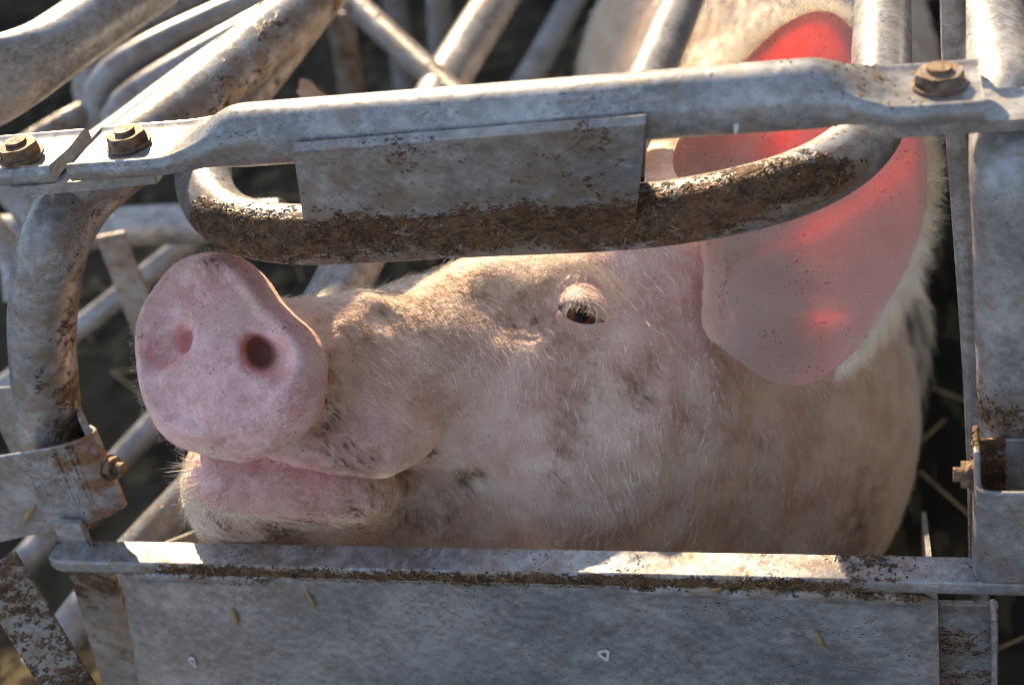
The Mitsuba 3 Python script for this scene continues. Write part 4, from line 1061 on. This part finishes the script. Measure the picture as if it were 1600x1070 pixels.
scene['bristle'] = {'type': 'twosided', 'b': {'type': 'principled', 'base_color': proc(lambda p, n, uv: mix(mix((0.72, 0.64, 0.49), (0.93, 0.89, 0.79), noise(p.x * 90, p.y * 90, p.z * 90)), (0.19, 0.115, 0.06), smoothstep(0.40, 0.75, fbm(p.x * 140, p.y * 140, p.z * 140, 3) + 0.5 * uv.x - 0.12) * smoothstep(0.05, 0.35, uv.x))), 'roughness': 0.38, 'specular': 0.5}}
loc = (pv_ - DC) @ HEAD
sees = ((unit(EYE - pv_) * pn_).sum(1) > -0.45)
q_ = pv_ - DC
rho_, th_ = np.hypot(q_ @ D1, q_ @ D2), np.arctan2(q_ @ D2, q_ @ D1)
on_disc = (np.abs(q_ @ DN) < 0.030) & (rho_ < disc_r(th_) + 0.001)
at_eye = (np.linalg.norm(pv_ - EYE_C, axis=1) < 0.0190) & (np.abs((pv_ - EYE_C) @ E1) < 0.0150) & (np.abs((pv_ - EYE_C) @ E2) < 0.0070)
rdist = polyline(pv_, mouth_line)
thin = np.ones(len(pv_))
thin[on_disc | at_eye] = 0
thin *= np.clip((rdist - 0.006) / 0.02, 0.0, 1)
for c_ in (1, 4):
    thin *= np.clip((polyline(pv_, creases[c_][0]) - 0.0035) / 0.006, 0, 1)
thin *= 1 - 0.96 * np.clip(pink_v, 0, 1)
thin *= np.where(ear_w > 0.05, 0.10, 1.0)
thin *= 0.45 + 1.1 * meshkit.fbm(pv_ * 45, 3, seed=21)
far = pv_[:, 1] > 0.46
dens = thin * sees * np.where(far, 0.55, 1.0)


def combed(r, o):
    """Which way the coat lies: back from the snout, more and more downward over the cheek and neck."""
    l_ = (r - DC) @ HEAD
    down = np.radians(np.clip(12 + 330 * (l_[:, 0] - 0.02) - 420 * np.clip(l_[:, 1] + 0.0, -0.03, 0.09), -18, 78))
    jit = np.radians((meshkit.fbm(r * 38, 3, seed=31) - 0.5) * 95 + (meshkit.fbm(r * 150, 2, seed=33) - 0.5) * 60) + rng.normal(0, 0.12, len(r))
    d_ = np.cos(down + jit)[:, None] * HR - np.sin(down + jit)[:, None] * HU
    d_ = d_ - o * (d_ * o).sum(1, keepdims=True)
    return unit(d_ + 1e-9)


NH = 135000
r_, o_, fk, wk = scatter_on(pv_, pf_, pn_, dens, NH)
isfar = r_[:, 1] > 0.46
L_ = np.where(isfar, 0.020, 0.0088) * rng.uniform(0.5, 1.6, NH) * (0.75 + 0.5 * meshkit.fbm(r_ * 30, 2, seed=3)) * np.clip(polyline(r_, mouth_line) / 0.045, 0.45, 1) * np.clip(np.minimum(polyline(r_, creases[1][0]), polyline(r_, creases[4][0])) / 0.02, 0.35, 1)
R_ = np.where(isfar, 0.0006, 0.000165) * rng.uniform(0.8, 1.25, NH)
coat = [bristles(r_, o_, combed(r_, o_), L_, R_, rng.uniform(0.16, 0.55, NH), rng.uniform(0.1, 0.9, NH))]
hair_dirt = [np.repeat((wk * dirt_v[pf_[fk]]).sum(1), 12)]
# fringe along the edge of the ear and on its back
k = rng.choice(np.nonzero((ear_edge < 0.0055) & ((((ear_pts - ear_mid.mean(0)) @ HR) > 0.012) | (((ear_pts - ear_mid.mean(0)) @ HU) > 0.06)))[0], 9500)
l_ear = ear_pts[k]
center = ear_mid.mean(0)
outw = unit((l_ear - center) - HF * ((l_ear - center) @ HF)[:, None])
upper = np.clip(((l_ear - center) @ HU) / 0.05, 0, 1)
side_ = rng.uniform(-0.55, 0.8, len(k))
ln = outw * 0.9 - HU * (0.30 * (1 - upper))[:, None] + HF * side_[:, None] * 0.6 + rng.normal(0, 0.20, (len(k), 3))
coat.append(bristles(l_ear + HF * (np.sign(side_) * 0.0012)[:, None], np.tile(HF, (len(k), 1)) * np.sign(side_)[:, None], unit(ln), rng.uniform(0.007, 0.019, len(k)), np.full(len(k), 0.00013), rng.uniform(0.0, 0.3, len(k)), rng.uniform(0.1, 0.8, len(k))))
k = rng.choice(len(ear_pts), 2600)
coat.append(bristles(ear_pts[k] - HF * 0.0022, np.tile(-HF, (2600, 1)), unit(HR * 0.8 - HU * 0.3 + rng.normal(0, 0.45, (2600, 3))), rng.uniform(0.003, 0.008, 2600), np.full(2600, 0.00008), rng.uniform(0.2, 0.7, 2600), rng.uniform(0, 0.6, 2600)))
# short stiff hairs round the edge of the snout disc, longer ones under the chin
a_ = rng.uniform(0, 2 * np.pi, 700)
rr_ = disc_r(a_) * rng.uniform(0.965, 1.0, 700)
rt = DC + D1 * (np.cos(a_) * rr_)[:, None] + D2 * (np.sin(a_) * rr_)[:, None] + DN * rng.uniform(-0.012, -0.002, 700)[:, None]
od = unit(D1 * np.cos(a_)[:, None] + D2 * np.sin(a_)[:, None])
keep = (np.cos(a_) < 0.2) | (rng.uniform(size=700) < 0.25)
rt, od = rt[keep], od[keep]
coat.append(bristles(rt, od, unit(np.tile(DN, (len(rt), 1)) + rng.normal(0, 0.4, (len(rt), 3))), rng.uniform(0.0012, 0.0032, len(rt)), np.full(len(rt), 0.00008), np.full(len(rt), 1.1), rng.uniform(0, 0.5, len(rt))))
# whiskers of the chin and lips
wr, wo, _, _ = scatter_on(pv_, pf_, pn_, blobs(pv_, [((-0.1839, 0.0045, 0.0692), .012, 1.0), ((-0.1789, -0.0021, 0.0501), .014, 1.0), ((-0.1515, 0.0044, 0.0397), .014, .4), ((-0.0862, 0.0291, 0.0732), .012, .25), ((-0.0634, 0.0604, 0.0722), .02, .2)]) ** 2, 170)
coat.append(bristles(wr, wo, unit(-HU * 0.6 - HR * 0.5 + rng.normal(0, 0.4, (170, 3))), rng.uniform(0.008, 0.020, 170), np.full(170, 0.00016), rng.uniform(0.6, 1.3, 170), rng.uniform(-0.2, 0.8, 170), segs=4))
# eyelashes and brow tuft
th2 = rng.uniform(0.22, 0.80, 42) * np.pi
lash = EYE_C + (E1 * (np.cos(th2) * 0.0135)[:, None] + E2 * (np.sin(th2) * 0.0080)[:, None]) + EN * 0.0135
coat.append(bristles(lash, np.tile(EN, (42, 1)), unit(-E2 * 0.75 + E1 * rng.normal(0.2, 0.25, (42, 1)) + EN * 0.5), rng.uniform(0.006, 0.011, 42), np.full(42, 0.00009), rng.uniform(0.2, 0.5, 42), rng.uniform(-0.4, 0.3, 42)))
bt = np.linspace(0, 1, 420)
brow0, brow1, brow2 = np.array((-0.0167, 0.1585, 0.0949)), np.array((0.0131, 0.1800, 0.0974)), np.array((0.0453, 0.1721, 0.0810))
br = ((1 - bt) ** 2)[:, None] * brow0 + (2 * bt * (1 - bt))[:, None] * (2 * brow1 - 0.5 * (brow0 + brow2)) + (bt ** 2)[:, None] * brow2 + rng.normal(0, 0.0045, (420, 3)) - HF * 0.002
bd = unit(HR * 1.0 + HU * (0.55 - 1.5 * bt)[:, None] + rng.normal(0, 0.14, (420, 3)))
coat.append(bristles(br, np.tile(-HF, (420, 1)), bd, rng.uniform(0.012, 0.030, 420), np.full(420, 0.00012), rng.uniform(0.0, 0.3, 420), rng.uniform(0.2, 0.9, 420), segs=4))
hv, hf, at_ = [], [], 0
for v__, f__ in coat:
    hv.append(v__)
    hf.append(f__ + at_)
    at_ += len(v__)
hair_dirt = np.r_[hair_dirt[0], np.zeros(at_ - len(hair_dirt[0]))]
hair_path = meshkit.write_ply((np.vstack(hv), np.vstack(hf)), False, np.stack([hair_dirt, hair_dirt * 0], 1))
scene['pig__bristles'] = {'type': 'ply', 'filename': hair_path, 'face_normals': True, 'bsdf': {'type': 'ref', 'id': 'bristle'}}
tag('pig__bristles', kind='stuff')

# beads of wet on the snout and the lower lip
rd_, od_, _, _ = scatter_on(pv_, pf_, pn_, (blobs(pv_, [((-0.1065, 0.0152, 0.1435), .014, 1.0), ((-0.1115, -0.0023, 0.1303), .016, 1.0), ((-0.1367, 0.0037, 0.1305), .010, .5), ((-0.1400, 0.0129, 0.0623), .022, .7), ((-0.1148, 0.0236, 0.0484), .018, .7), ((-0.1658, 0.0224, 0.0129), .014, .5), ((-0.1155, 0.0677, 0.1334), .010, .5), ((-0.1578, 0.0646, 0.1725), .010, .3)]) ** 2) * sees, 520)
dv, df, at_ = [], [], 0
bead_ = trimesh.creation.icosphere(subdivisions=1, radius=1.0)
for p_, o__ in zip(rd_, od_):
    s_r = rng.uniform(0.00014, 0.00048)
    dv.append(bead_.vertices * s_r * rng.uniform(0.8, 1.3, 3) + p_ + o__ * s_r * 0.25)
    df.append(bead_.faces + at_)
    at_ += len(bead_.vertices)
scene['wet'] = {'type': 'dielectric', 'int_ior': 1.33}
put('pig__droplets', (np.vstack(dv), np.vstack(df)), 'wet', kind='stuff', smooth=True)



# ------------------------------------------------------------------ crumbs of mud and chaff that stick to the steel
def crumbs(key, holder, count, straw, lo=0.30, size=(0.0003, 0.0008), pick=None):
    v, f, n, uv = MESHES[holder]
    d = np.clip((uv[:, 0] - lo) * 2.5, 0, 1)
    if pick is not None:
        d = d * pick(v, n)
    d = d * np.clip(meshkit.fbm(v * 60, 3, seed=17) * 3.0 - 1.0, 0.02, 1)
    r, o, _, _ = scatter_on(v, f, np.asarray(n), d, count + straw)
    ico = trimesh.creation.icosahedron()
    V, F, k = [], [], 0
    for i in range(count):
        s = rng.uniform(*size) * rng.uniform(0.6, 1.4, 3)
        p = ico.vertices * rng.uniform(0.65, 1.25, (12, 1)) * s
        V.append(p + r[i] + o[i] * s.mean() * 0.3)
        F.append(ico.faces + k)
        k += 12
    put(f'{holder.rpartition("__")[0] or holder}__{key}' if '__' in holder else f'{holder}__{key}', (np.vstack(V), np.vstack(F)), 'mud', kind='stuff', smooth=False)
    if straw:
        V, F, k = [], [], 0
        box = trimesh.creation.box((1, 1, 1))
        for i in range(count, count + straw):
            t = unit(np.cross(o[i], rng.normal(size=3)))
            B = np.stack([t, np.cross(o[i], t), o[i]], 1)
            p = box.vertices * [rng.uniform(0.0015, 0.006), rng.uniform(0.00025, 0.0006), 0.0002]
            p[:, 1] += (p[:, 0] ** 2) * rng.normal(0, 30)
            V.append(p @ B.T + r[i] + o[i] * 0.0005)
            F.append(box.faces + k)
            k += 8
        put(f'{holder.rpartition("__")[0]}__chaff', (np.vstack(V), np.vstack(F)), 'straw', kind='stuff', smooth=False)


crumbs('mud', 'head_bar__tube', 700, 60, 0.5)
crumbs('mud', 'head_bar__guard_plate', 700, 40, 0.55)
crumbs('mud', 'feed_trough__rim', 900, 120, 0.42)
crumbs('mud', 'feed_trough__weld_bead', 120, 20, 0.3)
crumbs('mud', 'feed_trough__weld_bead_001', 260, 50, 0.3)
crumbs('mud', 'crate_side_frame_001__tube', 260, 40, 0.35)
crumbs('mud', 'hanger_bracket__strap', 320, 30, 0.45)
crumbs('mud', 'crossbar__tube', 90, 40, 0.05, pick=lambda v, n: (n[:, 2] > 0.3) * (np.abs(v[:, 0] - 0.20) < 0.03) + 0.03)


# single straws and splashes that can be pointed at
def straw_piece(a, b, w, bend, label, cat='straw'):
    a, b = np.array(a), np.array(b)
    m = (a + b) / 2 + np.array(bend)
    path = spline([a, m, b], 0.0015)
    sec = circle(1.0, 8)[None] * np.array([w, w * 0.5]) * np.clip(np.sin(np.linspace(0.25, np.pi - 0.25, len(path))), 0.2, 1)[:, None, None]
    put('straw', loft(path, sec, up=(0, -1, 0.2)), 'straw', label, cat, smooth=40)


straw_piece((-0.1358, 0.0035, -0.0232), (-0.1333, 0.0035, -0.0396), 0.0012, (0.0005, -0.001, 0), 'yellow straw stuck to the trough front below the muddy rim')
straw_piece((-0.1909, 0.0035, -0.0408), (-0.1909, 0.0035, -0.0557), 0.0018, (0, -0.001, 0), 'brown chaff flake stuck to the left part of the trough front')
straw_piece((0.1706, 0.0035, -0.0441), (0.1764, 0.0035, -0.0589), 0.0011, (-0.001, -0.001, 0), 'pale curved straw stuck to the right part of the trough front')
straw_piece((0.1132, -0.0010, -0.0094), (0.1206, -0.0010, -0.0072), 0.0012, (0, -0.001, 0), 'short yellow straw lying on the lip of the trough rim')
straw_piece((-0.3272, 0.0195, 0.0148), (-0.3130, 0.0195, 0.0292), 0.0020, (0, -0.001, 0), 'dry husk stuck to the strap of the left pipe clamp')
straw_piece((-0.0297, 0.0440, 0.2371), (-0.0173, 0.0405, 0.2480), 0.0008, (0.001, -0.001, 0.001), 'thin curled straw stuck to the middle of the guard plate')


def splash(holder, at, rx, rz, normal, ring=True):
    B = basis(normal, (0, 0, 1))
    th = np.linspace(0, 2 * np.pi, 28, endpoint=False)
    k = 1 + 0.18 * np.sin(3 * th + at[0] * 90)
    outer = np.stack([np.cos(th) * rz * k, np.sin(th) * rx * k], 1)
    g = sg.Polygon(outer, [outer * 0.45] if ring else None)
    m = trimesh.creation.extrude_polygon(g, 0.0004, engine='earcut')
    put(f'{holder}__lime_splash', moved(m, B, np.array(at)), 'lime', smooth=30)


scene['lime'] = {'type': 'twosided', 'b': {'type': 'principled', 'base_color': proc(lambda p, n, uv: mix((0.45, 0.46, 0.48), (0.70, 0.71, 0.72), noise(p.x * 700, p.y * 700, p.z * 700))), 'roughness': 0.7}}
splash('feed_trough', (-0.2342, 0.0035, -0.0916), 0.0022, 0.0050, (0, -1, 0))
splash('feed_trough', (0.0446, 0.0035, -0.0701), 0.0036, 0.0048, (0, -1, 0))
splash('crossbar', (0.1455, 0.0452, 0.2572), 0.0013, 0.0070, (0, -0.86, 0.5), ring=False)

# straw trodden into the pen floor
V, F, k = [], [], 0
box = trimesh.creation.box((1, 1, 1))
for i in range(320):
    x, y = (rng.uniform(-0.9, 1.1), rng.uniform(0.1, 2.2))
    if -0.05 < x < 0.30 and y < 0.3:
        continue
    a = rng.uniform(0, np.pi)
    t = np.array([np.cos(a), np.sin(a), rng.normal(0, 0.12)])
    B = np.stack([unit(t), unit(np.cross((0, 0, 1), t)), (0, 0, 1)], 1)
    p = box.vertices * [rng.uniform(0.015, 0.08), rng.uniform(0.0015, 0.0030), 0.0015]
    z = GROUND + 0.05 * (meshkit.fbm(np.array([[x * 2.5, y * 2.5, 0.0]]), 4)[0] - 0.5)
    V.append(p @ B.T + [x, y, z + 0.004])
    F.append(box.faces + k)
    k += 8
put('straw_litter', (np.vstack(V), np.vstack(F)), 'straw', 'loose straw trodden into the muddy pen floor behind the crate', 'straw', kind='stuff', smooth=False)
